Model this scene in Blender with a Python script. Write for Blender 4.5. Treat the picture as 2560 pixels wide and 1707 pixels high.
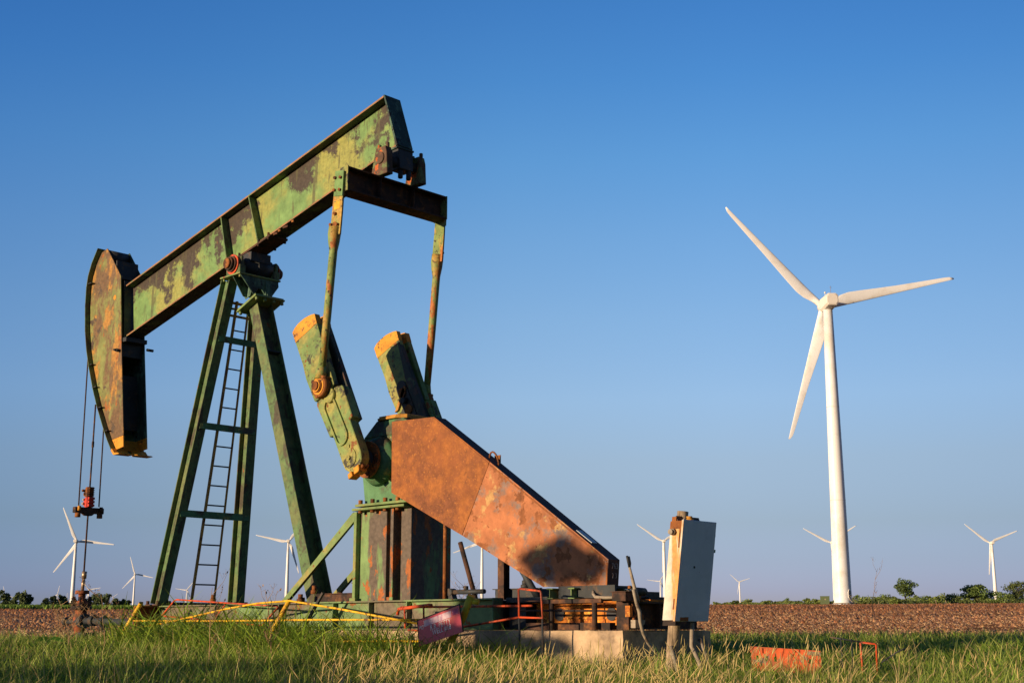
import bpy, bmesh, math, random
import numpy as np
from mathutils import Vector, Matrix

for o in list(bpy.data.objects):
    bpy.data.objects.remove(o)
scene = bpy.context.scene
COL = scene.collection
R = math.radians

# ------------------------------------------------------------------ camera
PITCH, AZ = 12.3163, 44.1589            # degrees: tilt up, view direction left of +Y
cam_d = bpy.data.cameras.new('camera')
cam = bpy.data.objects.new('camera', cam_d)
COL.objects.link(cam)
cam.location = (0, 0, 1.0)
cam.rotation_euler = (R(90 + PITCH), 0, R(AZ))
cam_d.sensor_width = 36.0
cam_d.lens = 3300.0 / 2560.0 * 36.0
cam_d.clip_start = 0.1
cam_d.clip_end = 40000
scene.camera = cam

# ------------------------------------------------------------------ sky and sun
SUN_EL = 6.8
SUN_DIR = Vector((-0.215, -0.977, 0)).normalized() * math.cos(R(SUN_EL)) + Vector((0, 0, math.sin(R(SUN_EL))))
world = bpy.data.worlds.new('World')
scene.world = world
world.use_nodes = True
wn, wl = world.node_tree.nodes, world.node_tree.links
wn.clear()
sky = wn.new('ShaderNodeTexSky')
sky.sky_type = 'NISHITA'
sky.sun_disc = False
sky.sun_elevation = R(SUN_EL)
sky.sun_rotation = math.atan2(SUN_DIR.x, SUN_DIR.y)
sky.altitude = 400
sky.air_density = 1.0
sky.dust_density = 0.9
sky.ozone_density = 2.2
tc = wn.new('ShaderNodeTexCoord')
sep = wn.new('ShaderNodeSeparateXYZ')
wl.new(tc.outputs['Generated'], sep.inputs[0])
# clear evening sky: slightly deeper blue overhead, dusty lavender band low down
ramp = wn.new('ShaderNodeValToRGB')
cr = ramp.color_ramp
SKY_STOPS = [(0.0, (0.982, 1.021, 2.252)), (0.0278, (0.912, 0.956, 2.163)), (0.049, (0.912, 0.929, 1.717)), (0.0775, (0.997, 0.945, 1.349)), (0.1235, (1.274, 1.132, 1.365)), (0.1697, (1.449, 1.368, 1.598)), (0.229, (1.386, 1.449, 1.692)), (0.2873, (1.207, 1.47, 1.792)), (0.3441, (0.953, 1.448, 1.882)), (0.3988, (0.707, 1.316, 1.902)), (0.4477, (0.585, 1.206, 1.874)), (0.62, (0.34, 0.8, 1.3)), (1.0, (0.16, 0.38, 0.62))]
cr.elements[0].position, cr.elements[0].color = SKY_STOPS[0][0], (*[v / 2 for v in SKY_STOPS[0][1]], 1)
cr.elements[1].position, cr.elements[1].color = SKY_STOPS[-1][0], (*[v / 2 for v in SKY_STOPS[-1][1]], 1)
for p, c in SKY_STOPS[1:-1]:
    e = cr.elements.new(p); e.color = (*[v / 2 for v in c], 1)
mul = wn.new('ShaderNodeMix'); mul.data_type = 'RGBA'; mul.blend_type = 'MULTIPLY'
mul.inputs['Factor'].default_value = 1.0
wl.new(sep.outputs['Z'], ramp.inputs['Fac'])
wl.new(sky.outputs[0], mul.inputs['A'])
wl.new(ramp.outputs[0], mul.inputs['B'])
bg = wn.new('ShaderNodeBackground')
bg.inputs['Strength'].default_value = 0.122
dot = wn.new('ShaderNodeVectorMath'); dot.operation = 'DOT_PRODUCT'
dot.inputs[1].default_value = (math.cos(R(AZ)), math.sin(R(AZ)), 0)
wl.new(tc.outputs['Generated'], dot.inputs[0])
amap = wn.new('ShaderNodeMapRange'); amap.inputs['From Min'].default_value = -0.40; amap.inputs['From Max'].default_value = 0.40
wl.new(dot.outputs['Value'], amap.inputs[0])
ramp2 = wn.new('ShaderNodeValToRGB'); r2 = ramp2.color_ramp
r2.elements[0].color = (0.68, 0.82, 0.97, 1); r2.elements[1].color = (0.74, 0.76, 0.79, 1)
for p_, c_ in ((0.3, (0.93, 0.97, 1.0)), (0.5, (1, 1, 1)), (0.7, (0.95, 0.95, 0.96))):
    e_ = r2.elements.new(p_); e_.color = (*c_, 1)
wl.new(amap.outputs[0], ramp2.inputs['Fac'])
mul2 = wn.new('ShaderNodeMix'); mul2.data_type = 'RGBA'; mul2.blend_type = 'MULTIPLY'; mul2.inputs['Factor'].default_value = 1.0
wl.new(mul.outputs['Result'], mul2.inputs['A']); wl.new(ramp2.outputs[0], mul2.inputs['B'])
# the half of the sky on the sun's side is dimmed, to weaken the fill in shadows
dotf = wn.new('ShaderNodeVectorMath'); dotf.operation = 'DOT_PRODUCT'
dotf.inputs[1].default_value = (-math.sin(R(AZ)), math.cos(R(AZ)), 0)
wl.new(tc.outputs['Generated'], dotf.inputs[0])
fmap = wn.new('ShaderNodeMapRange'); fmap.inputs['From Min'].default_value = -0.2; fmap.inputs['From Max'].default_value = 0.75
fmap.inputs['To Min'].default_value = 0.95; fmap.inputs['To Max'].default_value = 2.0
wl.new(dotf.outputs['Value'], fmap.inputs[0])
dbl = wn.new('ShaderNodeVectorMath'); dbl.operation = 'SCALE'
wl.new(fmap.outputs[0], dbl.inputs['Scale'])
wl.new(mul2.outputs['Result'], dbl.inputs[0])
wl.new(dbl.outputs[0], bg.inputs['Color'])
wo = wn.new('ShaderNodeOutputWorld')
wl.new(bg.outputs[0], wo.inputs[0])

sun_d = bpy.data.lights.new('sun', 'SUN')
sun_d.energy = 5.0
sun_d.angle = R(0.5)
sun_d.color = (1.0, 0.745, 0.47)
sun = bpy.data.objects.new('sun', sun_d)
COL.objects.link(sun)
sun.rotation_euler = SUN_DIR.to_track_quat('Z', 'Y').to_euler()
sun.location = (-10, -30, 20)

scene.view_settings.view_transform = 'Standard'
scene.view_settings.look = 'None'
scene.view_settings.exposure = 0.3
scene.view_settings.gamma = 1.0

# ------------------------------------------------------------------ helpers
_rt = Vector((math.cos(R(AZ)), math.sin(R(AZ)), 0))
_vd = Vector((-math.sin(R(AZ)), math.cos(R(AZ)), 0))

def polar(col, D):
    """ground point D metres from the camera, in the direction of photo column col (2560 wide)"""
    a = math.atan((col - 1280.0) / 3377.7)
    v = _vd * math.cos(a) + _rt * math.sin(a)
    return v.x * D, v.y * D

def crest(x, y):
    """slope (as tangent) up to the far crest of the field, by direction"""
    f = x * _vd.x + y * _vd.y
    s = x * _rt.x + y * _rt.y
    if f <= 0.4 * abs(s):
        col = 0 if s < 0 else 2560
    else:
        col = 1280 + 3377.7 * s / f
    row = 1524 - 11 * min(1, max(0, (col - 330) / 1370.0))
    return (1574 - row) / 3377.7

_pd = [0, 8, 13, 20, 27, 35]
_pz = [0.25, 0.32, 0.50, 0.76, 0.90, 0.985]
def ground_z(x, y):
    d = math.hypot(x, y)
    if d <= 35:
        return float(np.interp(d, _pd, _pz))
    e = crest(x, y)
    if d <= 340:
        return 0.985 + (e * 340 + 0.015) * (d - 35) / 305.0
    return 1.0 + e * 340 + (d - 340) * e * 0.97

class MB:
    def __init__(self):
        self.v = []; self.f = []; self.s = []
    def add(self, vs, fs, smooth=False):
        n = len(self.v)
        self.v += [tuple(p) for p in vs]
        for f in fs:
            self.f.append([i + n for i in f]); self.s.append(smooth)
        return self
    def hexa(self, a, b):
        """a, b: two quads (4 points each, same winding), joined"""
        return self.add(list(a) + list(b), [(3, 2, 1, 0), (4, 5, 6, 7), (0, 1, 5, 4), (1, 2, 6, 5), (2, 3, 7, 6), (3, 0, 4, 7)])
    def box(self, x0, x1, y0, y1, z0, z1):
        return self.hexa([(x0, y0, z0), (x1, y0, z0), (x1, y1, z0), (x0, y1, z0)],
                         [(x0, y0, z1), (x1, y0, z1), (x1, y1, z1), (x0, y1, z1)])
    def prism(self, poly, a0, a1, axis='y'):
        """poly: 2D outline; axis y: (x,z); axis x: (y,z); axis z: (x,y)"""
        n = len(poly)
        def P(p, a):
            if axis == 'y': return (p[0], a, p[1])
            if axis == 'x': return (a, p[0], p[1])
            return (p[0], p[1], a)
        vs = [P(p, a0) for p in poly] + [P(p, a1) for p in poly]
        fs = [list(range(n))[::-1], list(range(n, 2 * n))] + [(i, (i + 1) % n, n + (i + 1) % n, n + i) for i in range(n)]
        return self.add(vs, fs)
    def tube(self, pts, r, n=10, caps=True, smooth=True):
        pts = [Vector(p) for p in pts]
        rr = r if isinstance(r, (list, tuple)) else [r] * len(pts)
        vs = []; fs = []
        ref = None
        for i, p in enumerate(pts):
            t = (pts[min(i + 1, len(pts) - 1)] - pts[max(i - 1, 0)]).normalized()
            if ref is None:
                ref = Vector((0, 0, 1)) if abs(t.z) < 0.9 else Vector((1, 0, 0))
            a = t.cross(ref).normalized(); b = a.cross(t).normalized()
            ref = b
            for k in range(n):
                q = 2 * math.pi * k / n
                vs.append(p + (a * math.cos(q) + b * math.sin(q)) * rr[i])
        for i in range(len(pts) - 1):
            for k in range(n):
                fs.append((i * n + k, i * n + (k + 1) % n, (i + 1) * n + (k + 1) % n, (i + 1) * n + k))
        self.add(vs, fs, smooth)
        if caps:
            m = len(self.v) - len(vs)
            self.f.append([m + k for k in range(n)][::-1]); self.s.append(False)
            m2 = m + (len(pts) - 1) * n
            self.f.append([m2 + k for k in range(n)]); self.s.append(False)
        return self
    def disc(self, c, axis, r, L, n=20):
        c = Vector(c); a = Vector(axis).normalized()
        return self.tube([c, c + a * L], r, n)
    def bar(self, p0, p1, w, d, up=(0, 1, 0)):
        """rectangular bar: w across, d along 'up'"""
        p0 = Vector(p0); p1 = Vector(p1); t = (p1 - p0).normalized()
        u = Vector(up); u = (u - t * u.dot(t)).normalized(); s = t.cross(u)
        def q(p): return [p - s * w / 2 - u * d / 2, p + s * w / 2 - u * d / 2, p + s * w / 2 + u * d / 2, p - s * w / 2 + u * d / 2]
        return self.hexa(q(p0), q(p1))
    def ibeam(self, p0, p1, fw, dep, tf=0.02, tw=0.014, up=(0, 1, 0)):
        """wide-flange section: dep measured along 'up' between flange faces, flanges fw wide"""
        p0 = Vector(p0); p1 = Vector(p1); t = (p1 - p0).normalized()
        u = Vector(up); u = (u - t * u.dot(t)).normalized()
        o = u * (dep / 2 - tf / 2)
        self.bar(p0 + o, p1 + o, fw, tf, u); self.bar(p0 - o, p1 - o, fw, tf, u)
        return self.bar(p0, p1, tw, dep - 2 * tf, u)
    def bolt(self, c, axis, r=0.022, L=0.03):
        return self.disc(c, axis, r, L, 6)

def link(o, parent=None):
    COL.objects.link(o)
    if parent is not None:
        o.parent = parent
    return o

def mesh_obj(name, mb, mat, origin=(0, 0, 0), bevel=0.0):
    me = bpy.data.meshes.new(name)
    ox, oy, oz = origin
    me.from_pydata([(a - ox, b - oy, c - oz) for a, b, c in mb.v], [], mb.f)
    me.polygons.foreach_set('use_smooth', mb.s)
    bm = bmesh.new(); bm.from_mesh(me)
    bmesh.ops.recalc_face_normals(bm, faces=bm.faces)
    bm.to_mesh(me); bm.free()
    me.materials.append(mat)
    me.update()
    o = bpy.data.objects.new(name, me)
    if bevel:
        m = o.modifiers.new('bevel', 'BEVEL'); m.width = bevel; m.segments = 1; m.limit_method = 'ANGLE'; m.angle_limit = R(50)
    return o

def tag(o, label=None, cat=None, group=None, kind=None):
    if label: o['label'] = label
    if cat: o['category'] = cat
    if group: o['group'] = group
    if kind: o['kind'] = kind
    return o

def empty(name, loc, label, cat, group=None):
    o = bpy.data.objects.new(name, None)
    o.empty_display_size = 0.3
    o.location = loc
    COL.objects.link(o)
    return tag(o, label, cat, group)

def rootloc(o):
    l = Vector((0, 0, 0))
    while o is not None:
        l += o.location; o = o.parent
    return l

def pieces(mb, eps=0.004):
    """separate shells that do not touch each other, each as its own MB (largest first)"""
    nf = len(mb.f); par = list(range(len(mb.v)))
    def find(a):
        while par[a] != a:
            par[a] = par[par[a]]; a = par[a]
        return a
    for f in mb.f:
        for i in f[1:]:
            ra, rb = find(f[0]), find(i)
            if ra != rb: par[rb] = ra
    isl = {}
    for k, f in enumerate(mb.f):
        isl.setdefault(find(f[0]), []).append(k)
    it = []
    for fs in isl.values():
        vs = np.array([mb.v[i] for k in fs for i in mb.f[k]])
        it.append([fs, vs.min(0) - eps, vs.max(0) + eps])
    n = len(it); g = list(range(n))
    def fg(a):
        while g[a] != a: a = g[a]
        return a
    for i in range(n):
        for j in range(i):
            if np.all(it[i][1] < it[j][2]) and np.all(it[j][1] < it[i][2]):
                a, b = fg(i), fg(j)
                if a != b: g[a] = b
    out = {}
    for i in range(n):
        out.setdefault(fg(i), []).extend(it[i][0])
    res = []
    for fs in out.values():
        m = MB(); mp = {}
        for k in fs:
            nf_ = []
            for i in mb.f[k]:
                if i not in mp:
                    mp[i] = len(m.v); m.v.append(mb.v[i])
                nf_.append(mp[i])
            m.f.append(nf_); m.s.append(mb.s[k])
        res.append(m)
    res.sort(key=lambda m: -len(m.f))
    return res

def part(name, mb, mat, parent, bevel=0.0, label=None):
    first = None
    for m in pieces(mb):
        o = mesh_obj(name, m, mat, tuple(rootloc(parent)), bevel)
        link(o, parent)
        if label: o['label'] = label
        first = first or o
    return first

def solo(name, mb, mat, label, cat, group=None, kind=None, bevel=0.0, origin=(0, 0, 0)):
    o = mesh_obj(name, mb, mat, origin, bevel)
    o.location = origin
    link(o)
    return tag(o, label, cat, group, kind)

# ------------------------------------------------------------------ materials
def new_mat(name):
    m = bpy.data.materials.new(name); m.use_nodes = True
    nt = m.node_tree; b = nt.nodes['Principled BSDF']
    return m, nt, b

def noise(nt, scale, detail=6, rough=0.6, dist=0.0, stretch=(1, 1, 1), seed=0.0, coord='Object'):
    t = nt.nodes.new('ShaderNodeTexCoord'); mp = nt.nodes.new('ShaderNodeMapping')
    mp.inputs['Scale'].default_value = stretch
    mp.inputs['Location'].default_value = (seed * 3.1, seed * 1.7, seed * 2.3)
    nt.links.new(t.outputs[coord], mp.inputs[0])
    n = nt.nodes.new('ShaderNodeTexNoise')
    n.inputs['Scale'].default_value = scale; n.inputs['Detail'].default_value = detail
    n.inputs['Roughness'].default_value = rough; n.inputs['Distortion'].default_value = dist
    nt.links.new(mp.outputs[0], n.inputs['Vector'])
    return n

def weathered(name, base, layers, rough=0.6, bump=0.25, bscale=30, var=0.35, spec=0.3, metal=0.0):
    m, nt, b = new_mat(name)
    L = nt.links
    n0 = noise(nt, 5, 7, 0.65)
    mr = nt.nodes.new('ShaderNodeMapRange')
    mr.inputs['From Min'].default_value = 0.3; mr.inputs['From Max'].default_value = 0.7
    mr.inputs['To Min'].default_value = 1 - var; mr.inputs['To Max'].default_value = 1 + var
    L.new(n0.outputs[0], mr.inputs[0])
    vm = nt.nodes.new('ShaderNodeVectorMath'); vm.operation = 'SCALE'
    vm.inputs[0].default_value = base
    L.new(mr.outputs[0], vm.inputs['Scale'])
    cur = vm.outputs[0]
    facs = []
    for i, ly in enumerate(layers):
        n = noise(nt, ly['s'], ly.get('d', 8), ly.get('r', 0.65), ly.get('dist', 0.0), ly.get('st', (1, 1, 1)), ly.get('seed', i + 1.37))
        q = nt.nodes.new('ShaderNodeMapRange'); q.interpolation_type = 'SMOOTHSTEP'
        w = ly.get('w', 0.02)
        src = n.outputs[0]
        if 'grad' in ly:            # (direction, from, to, amount): old grime gathers on one side
            g_ = ly['grad']; t_ = nt.nodes.new('ShaderNodeTexCoord'); dp = nt.nodes.new('ShaderNodeVectorMath'); dp.operation = 'DOT_PRODUCT'
            dp.inputs[1].default_value = g_[0]; L.new(t_.outputs['Object'], dp.inputs[0])
            gm = nt.nodes.new('ShaderNodeMapRange'); gm.inputs['From Min'].default_value = g_[1]; gm.inputs['From Max'].default_value = g_[2]
            gm.inputs['To Min'].default_value = -g_[3]; gm.inputs['To Max'].default_value = g_[3]; L.new(dp.outputs['Value'], gm.inputs[0])
            ad_ = nt.nodes.new('ShaderNodeMath'); L.new(src, ad_.inputs[0]); L.new(gm.outputs[0], ad_.inputs[1]); src = ad_.outputs[0]
        q.inputs['From Min'].default_value = ly['t'] - w; q.inputs['From Max'].default_value = ly['t'] + w
        q.inputs['To Max'].default_value = ly.get('a', 1.0)
        L.new(src, q.inputs[0])
        mx = nt.nodes.new('ShaderNodeMix'); mx.data_type = 'RGBA'
        L.new(q.outputs[0], mx.inputs['Factor']); L.new(cur, mx.inputs['A'])
        n2 = noise(nt, 18, 5, 0.6, seed=i + 9)
        mr2 = nt.nodes.new('ShaderNodeMapRange'); mr2.inputs['From Min'].default_value = 0.3; mr2.inputs['From Max'].default_value = 0.7
        mr2.inputs['To Min'].default_value = 0.7; mr2.inputs['To Max'].default_value = 1.3
        L.new(n2.outputs[0], mr2.inputs[0])
        v2 = nt.nodes.new('ShaderNodeVectorMath'); v2.operation = 'SCALE'; v2.inputs[0].default_value = ly['c']
        L.new(mr2.outputs[0], v2.inputs['Scale'])
        L.new(v2.outputs[0], mx.inputs['B'])
        cur = mx.outputs['Result']; facs.append(q.outputs[0])
    L.new(cur, b.inputs['Base Color'])
    b.inputs['Roughness'].default_value = rough
    b.inputs['Metallic'].default_value = metal
    b.inputs['Specular IOR Level'].default_value = spec
    if bump:
        nb = noise(nt, bscale, 6, 0.7)
        h = nb.outputs[0]
        if facs:
            ad = nt.nodes.new('ShaderNodeMath'); ad.operation = 'MULTIPLY_ADD'
            L.new(facs[-1], ad.inputs[0]); ad.inputs[1].default_value = 0.5; L.new(h, ad.inputs[2]); h = ad.outputs[0]
        bp = nt.nodes.new('ShaderNodeBump'); bp.inputs['Strength'].default_value = bump; bp.inputs['Distance'].default_value = 0.01
        L.new(h, bp.inputs['Height']); L.new(bp.outputs[0], b.inputs['Normal'])
    return m

GREEN = (0.15, 0.265, 0.09); DKBROWN = (0.055, 0.042, 0.032); OCHRE = (0.42, 0.27, 0.06)
RUST = (0.21, 0.072, 0.02); ORANGE = (0.48, 0.16, 0.022); DRUST = (0.075, 0.032, 0.02)
ST = (1, 1, 0.35)
M = {}
M['beam'] = weathered('beam_paint', GREEN, [
    dict(c=(0.30, 0.28, 0.07), s=0.9, t=0.53, w=0.09, a=0.8, d=5, seed=2.1),
    dict(c=DKBROWN, s=1.8, t=0.54, w=0.035, d=10, r=0.72, st=(0.8, 1, 0.8), seed=4.4, grad=((-0.2207, 0, 0.9753), 5.95, 6.75, 0.085)),
    dict(c=(0.09, 0.085, 0.04), s=9, t=0.60, w=0.04, d=6, r=0.6, st=(1, 1, 0.13), seed=2.9, a=0.8),
    dict(c=ORANGE, s=1.3, t=0.665, w=0.04, a=0.7, seed=7.7),
    dict(c=RUST, s=9, t=0.70, w=0.01, seed=5)])
M['leg'] = weathered('leg_paint', (0.10, 0.175, 0.07), [
    dict(c=(0.06, 0.075, 0.04), s=11, t=0.545, w=0.03, a=0.75, r=0.7, seed=8.1),
    dict(c=(0.17, 0.18, 0.07), s=2.5, t=0.52, w=0.08, a=0.6),
    dict(c=(0.07, 0.06, 0.04), s=3, t=0.56, w=0.05, st=(1, 1, 0.5)),
    dict(c=RUST, s=5, t=0.66, w=0.02)])
M['head'] = weathered('head_paint', (0.20, 0.22, 0.07), [
    dict(c=(0.15, 0.09, 0.045), s=1.6, t=0.45, w=0.05, d=9, r=0.7, st=(1, 1, 0.5), seed=3.3),
    dict(c=(0.38, 0.19, 0.04), s=2.6, t=0.555, w=0.04, d=9, r=0.72, st=(1, 1, 0.6), seed=8.3),
    dict(c=(0.075, 0.055, 0.04), s=2.8, t=0.585, w=0.02, r=0.75, seed=1.3),
    dict(c=(0.30, 0.10, 0.025), s=4, t=0.62, w=0.02, st=(1, 1, 0.7), seed=6.3)], bump=0.4)
M['pitman'] = weathered('pitman_paint', (0.19, 0.26, 0.08), [
    dict(c=(0.42, 0.26, 0.06), s=4, t=0.50, w=0.06, st=(1, 1, 0.5), seed=3.1),
    dict(c=(0.40, 0.13, 0.03), s=6, t=0.57, w=0.03, st=(1, 1, 0.35), seed=5.1),
    dict(c=(0.05, 0.04, 0.03), s=14, t=0.58, w=0.02, r=0.72, seed=2.2)], bump=0.4)
M['backplate'] = weathered('backplate_shade_grime', (0.035, 0.045, 0.04), [dict(c=(0.09, 0.14, 0.07), s=7, t=0.62, w=0.03), dict(c=(0.09, 0.05, 0.04), s=5, t=0.55, w=0.05)], bump=0.3)  # grime, with the shade on the weight's back and edges put into the colour
M['teal'] = weathered('teal_shade_grime', (0.03, 0.06, 0.05), [dict(c=(0.09, 0.17, 0.12), s=3.5, t=0.53, w=0.06, r=0.75, st=(1, 1, 0.5)), dict(c=(0.02, 0.02, 0.02), s=6, t=0.58, w=0.04)], bump=0.3)  # grime plus painted-in shade, for faces turned away from the sun
M['flange'] = weathered('shaded_grimy_flange', (0.05, 0.065, 0.035), [dict(c=(0.10, 0.17, 0.06), s=3, t=0.58, w=0.05), dict(c=(0.02, 0.018, 0.015), s=4, t=0.55, w=0.05)], bump=0.3)  # flange colour darkened for the shade beneath, along with grime
M['crank'] = weathered('crank_paint', (0.16, 0.245, 0.08), [
    dict(c=(0.10, 0.11, 0.05), s=9, t=0.57, w=0.05, a=0.8, r=0.72, seed=6.1),
    dict(c=(0.36, 0.30, 0.08), s=2.2, t=0.53, w=0.08, a=0.7),
    dict(c=(0.055, 0.05, 0.035), s=3.5, t=0.575, w=0.02, r=0.74),
    dict(c=RUST, s=7, t=0.62, w=0.012)], bump=0.4)
M['tip'] = weathered('tip_paint', (0.62, 0.27, 0.025), [
    dict(c=(0.08, 0.05, 0.03), s=9, t=0.60, w=0.015, r=0.75),
    dict(c=RUST, s=6, t=0.62, w=0.03)], bump=0.3)
M['ochre'] = weathered('ochre_paint', (0.50, 0.24, 0.04), [
    dict(c=RUST, s=8, t=0.56, w=0.03), dict(c=(0.06, 0.04, 0.03), s=12, t=0.66, w=0.02)], bump=0.4)
M['edge'] = weathered('rusty_edge', (0.30, 0.15, 0.07), [dict(c=(0.16, 0.20, 0.08), s=8, t=0.56, w=0.03)], bump=0)
M['rust'] = weathered('rust', RUST, [dict(c=(0.34, 0.13, 0.035), s=6, t=0.55, w=0.08), dict(c=DRUST, s=5, t=0.56, w=0.06)], rough=0.85, bump=0.5)
M['drust'] = weathered('dark_rust', (0.085, 0.042, 0.028), [dict(c=(0.17, 0.075, 0.03), s=7, t=0.57, w=0.06), dict(c=(0.03, 0.022, 0.02), s=4, t=0.53, w=0.06)], rough=0.85, bump=0.5)
M['steel'] = weathered('dark_steel', (0.035, 0.04, 0.045), [dict(c=(0.09, 0.06, 0.04), s=6, t=0.58, w=0.05)], rough=0.6, bump=0.3)
M['orange_rust'] = weathered('bright_rust', (0.60, 0.20, 0.025), [dict(c=(0.30, 0.09, 0.02), s=5, t=0.52, w=0.05), dict(c=(0.75, 0.36, 0.06), s=14, t=0.58, w=0.03)], rough=0.8, bump=0.5)
M['guard_rust'] = weathered('guard_rust', (0.26, 0.088, 0.03), [
    dict(c=(0.19, 0.068, 0.03), s=1.6, t=0.50, w=0.12, d=8),
    dict(c=(0.46, 0.18, 0.04), s=34, t=0.61, w=0.03, a=0.55, d=3),
    dict(c=(0.37, 0.13, 0.032), s=3.5, t=0.56, w=0.1, a=0.8),
    dict(c=(0.13, 0.055, 0.025), s=4.5, t=0.63, w=0.05, a=0.75, r=0.75)], rough=0.8, bump=0.3, bscale=60, var=0.2)
M['guard_paint'] = weathered('guard_faded_paint', (0.40, 0.15, 0.065), [
    dict(c=(0.19, 0.16, 0.15), s=2.4, t=0.545, w=0.05, a=0.85, d=9, r=0.7),
    dict(c=(0.46, 0.27, 0.11), s=3.0, t=0.60, w=0.03, seed=11),
    dict(c=(0.24, 0.085, 0.03), s=5.0, t=0.575, w=0.014, r=0.62, seed=5.2),
    dict(c=(0.20, 0.07, 0.025), s=1.5, t=0.60, w=0.02, r=0.7, seed=15.2)], rough=0.75, bump=0.3)
M['guard_top'] = weathered('guard_edge', (0.12, 0.05, 0.035), [dict(c=(0.07, 0.035, 0.03), s=4, t=0.5, w=0.1)], rough=0.7)
M['pedestal'] = weathered('pedestal_paint', (0.16, 0.26, 0.10), [
    dict(c=(0.115, 0.088, 0.068), s=2.6, t=0.45, w=0.05, d=9, r=0.65, st=(1.6, 1, 0.32), seed=3.9),
    dict(c=(0.34, 0.105, 0.025), s=5.5, t=0.575, w=0.012, r=0.6, st=(1, 1, 0.6), seed=6.6)], bump=0.3)
M['gear'] = weathered('gearbox_paint', (0.085, 0.20, 0.09), [
    dict(c=(0.08, 0.07, 0.045), s=2.0, t=0.54, w=0.05, r=0.7), dict(c=(0.35, 0.30, 0.08), s=3, t=0.62, w=0.04), dict(c=RUST, s=8, t=0.66, w=0.02)])
M['skid'] = weathered('skid_paint', (0.15, 0.24, 0.10), [
    dict(c=(0.15, 0.12, 0.085), s=1.4, t=0.50, w=0.06, d=9, r=0.65, st=(0.6, 1, 1)), dict(c=RUST, s=7, t=0.63, w=0.02)])
M['brace'] = weathered('brace_paint', (0.16, 0.24, 0.085), [dict(c=(0.28, 0.25, 0.08), s=3, t=0.53, w=0.08), dict(c=RUST, s=9, t=0.64, w=0.02)])
M['concrete'] = weathered('old_concrete', (0.50, 0.36, 0.23), [dict(c=(0.27, 0.20, 0.14), s=2.5, t=0.53, w=0.1, d=9), dict(c=(0.16, 0.12, 0.09), s=9, t=0.66, w=0.03)], rough=0.95, bump=0.6, bscale=25, spec=0.1)
M['wood'] = weathered('grey_wood', (0.36, 0.27, 0.18), [dict(c=(0.16, 0.12, 0.08), s=6, t=0.54, w=0.05, st=(4, 4, 0.25), d=8)], rough=0.9, bump=0.5, spec=0.1)
M['yellow'] = weathered('yellow_paint', (0.78, 0.46, 0.02), [dict(c=(0.55, 0.26, 0.03), s=4, t=0.57, w=0.08), dict(c=(0.20, 0.08, 0.03), s=11, t=0.57, w=0.03)], rough=0.5)
M['olive'] = weathered('olive_yellow_paint', (0.42, 0.38, 0.03), [dict(c=(0.14, 0.12, 0.03), s=16, t=0.62, w=0.02)], rough=0.5)
M['redpaint'] = weathered('red_orange_paint', (0.62, 0.085, 0.025), [dict(c=(0.30, 0.06, 0.03), s=6, t=0.53, w=0.06), dict(c=(0.14, 0.05, 0.03), s=14, t=0.58, w=0.03)], rough=0.5)
M['redbeam'] = weathered('chipped_red_paint', (0.66, 0.12, 0.035), [
    dict(c=(0.20, 0.15, 0.13), s=5, t=0.60, w=0.015, r=0.65), dict(c=(0.38, 0.12, 0.05), s=3, t=0.53, w=0.06)], rough=0.7, bump=0.4)
M['well'] = weathered('wellhead_rust', (0.30, 0.085, 0.035), [dict(c=(0.10, 0.05, 0.03), s=9, t=0.52, w=0.05), dict(c=(0.42, 0.20, 0.09), s=7, t=0.6, w=0.05)], rough=0.85, bump=0.6)
M['clampred'] = weathered('clamp_red', (0.55, 0.05, 0.03), [dict(c=(0.18, 0.04, 0.03), s=20, t=0.6, w=0.04)])
M['cable'] = weathered('wire_rope', (0.06, 0.035, 0.025), [dict(c=(0.12, 0.06, 0.035), s=60, t=0.52, w=0.05)], bump=0.8, bscale=120)
M['rod'] = weathered('polished_rod', (0.40, 0.28, 0.18), [dict(c=(0.15, 0.08, 0.04), s=9, t=0.55, w=0.06)], rough=0.4, metal=0.6)
M['cabinet'] = weathered('cabinet_paint', (0.62, 0.58, 0.50), [
    dict(c=(0.62, 0.28, 0.06), s=7.0, t=0.555, w=0.05, st=(1, 1, 0.10), a=0.95, d=8, seed=2.2),
    dict(c=(0.30, 0.10, 0.03), s=7, t=0.70, w=0.015, seed=3.3)], rough=0.5, bump=0.1)
M['cabdoor'] = weathered('cabinet_door_paint', (0.56, 0.62, 0.68), [
    dict(c=(0.46, 0.51, 0.56), s=2.2, t=0.55, w=0.1, a=0.6), dict(c=(0.10, 0.05, 0.03), s=8, t=0.735, w=0.01)], rough=0.55, bump=0.08, var=0.08)
M['conduit'] = weathered('conduit_grey', (0.30, 0.25, 0.19), [dict(c=(0.15, 0.11, 0.08), s=10, t=0.56, w=0.05)])
M['white'] = weathered('turbine_white', (0.84, 0.84, 0.85), [dict(c=(0.72, 0.68, 0.62), s=0.12, t=0.55, w=0.1)], rough=0.4, bump=0, var=0.03)
M['nacelle'] = weathered('nacelle_white', (0.80, 0.75, 0.68), [dict(c=(0.70, 0.42, 0.22), s=0.35, t=0.66, w=0.06, st=(1, 1, 0.15))], rough=0.5, bump=0, var=0.03)
M['dark'] = weathered('dark_opening', (0.03, 0.03, 0.035), [], bump=0)
M['padgreen'] = weathered('transformer_green', (0.10, 0.13, 0.06), [], bump=0, var=0.1)
M['signred'] = weathered('sign_red', (0.62, 0.08, 0.12), [dict(c=(0.68, 0.14, 0.12), s=2.5, t=0.56, w=0.1)], rough=0.35, bump=0.05, var=0.12, spec=0.5)
M['signpink'] = weathered('sign_pink', (0.55, 0.10, 0.20), [dict(c=(0.65, 0.25, 0.32), s=25, t=0.56, w=0.04)], bump=0)
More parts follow.
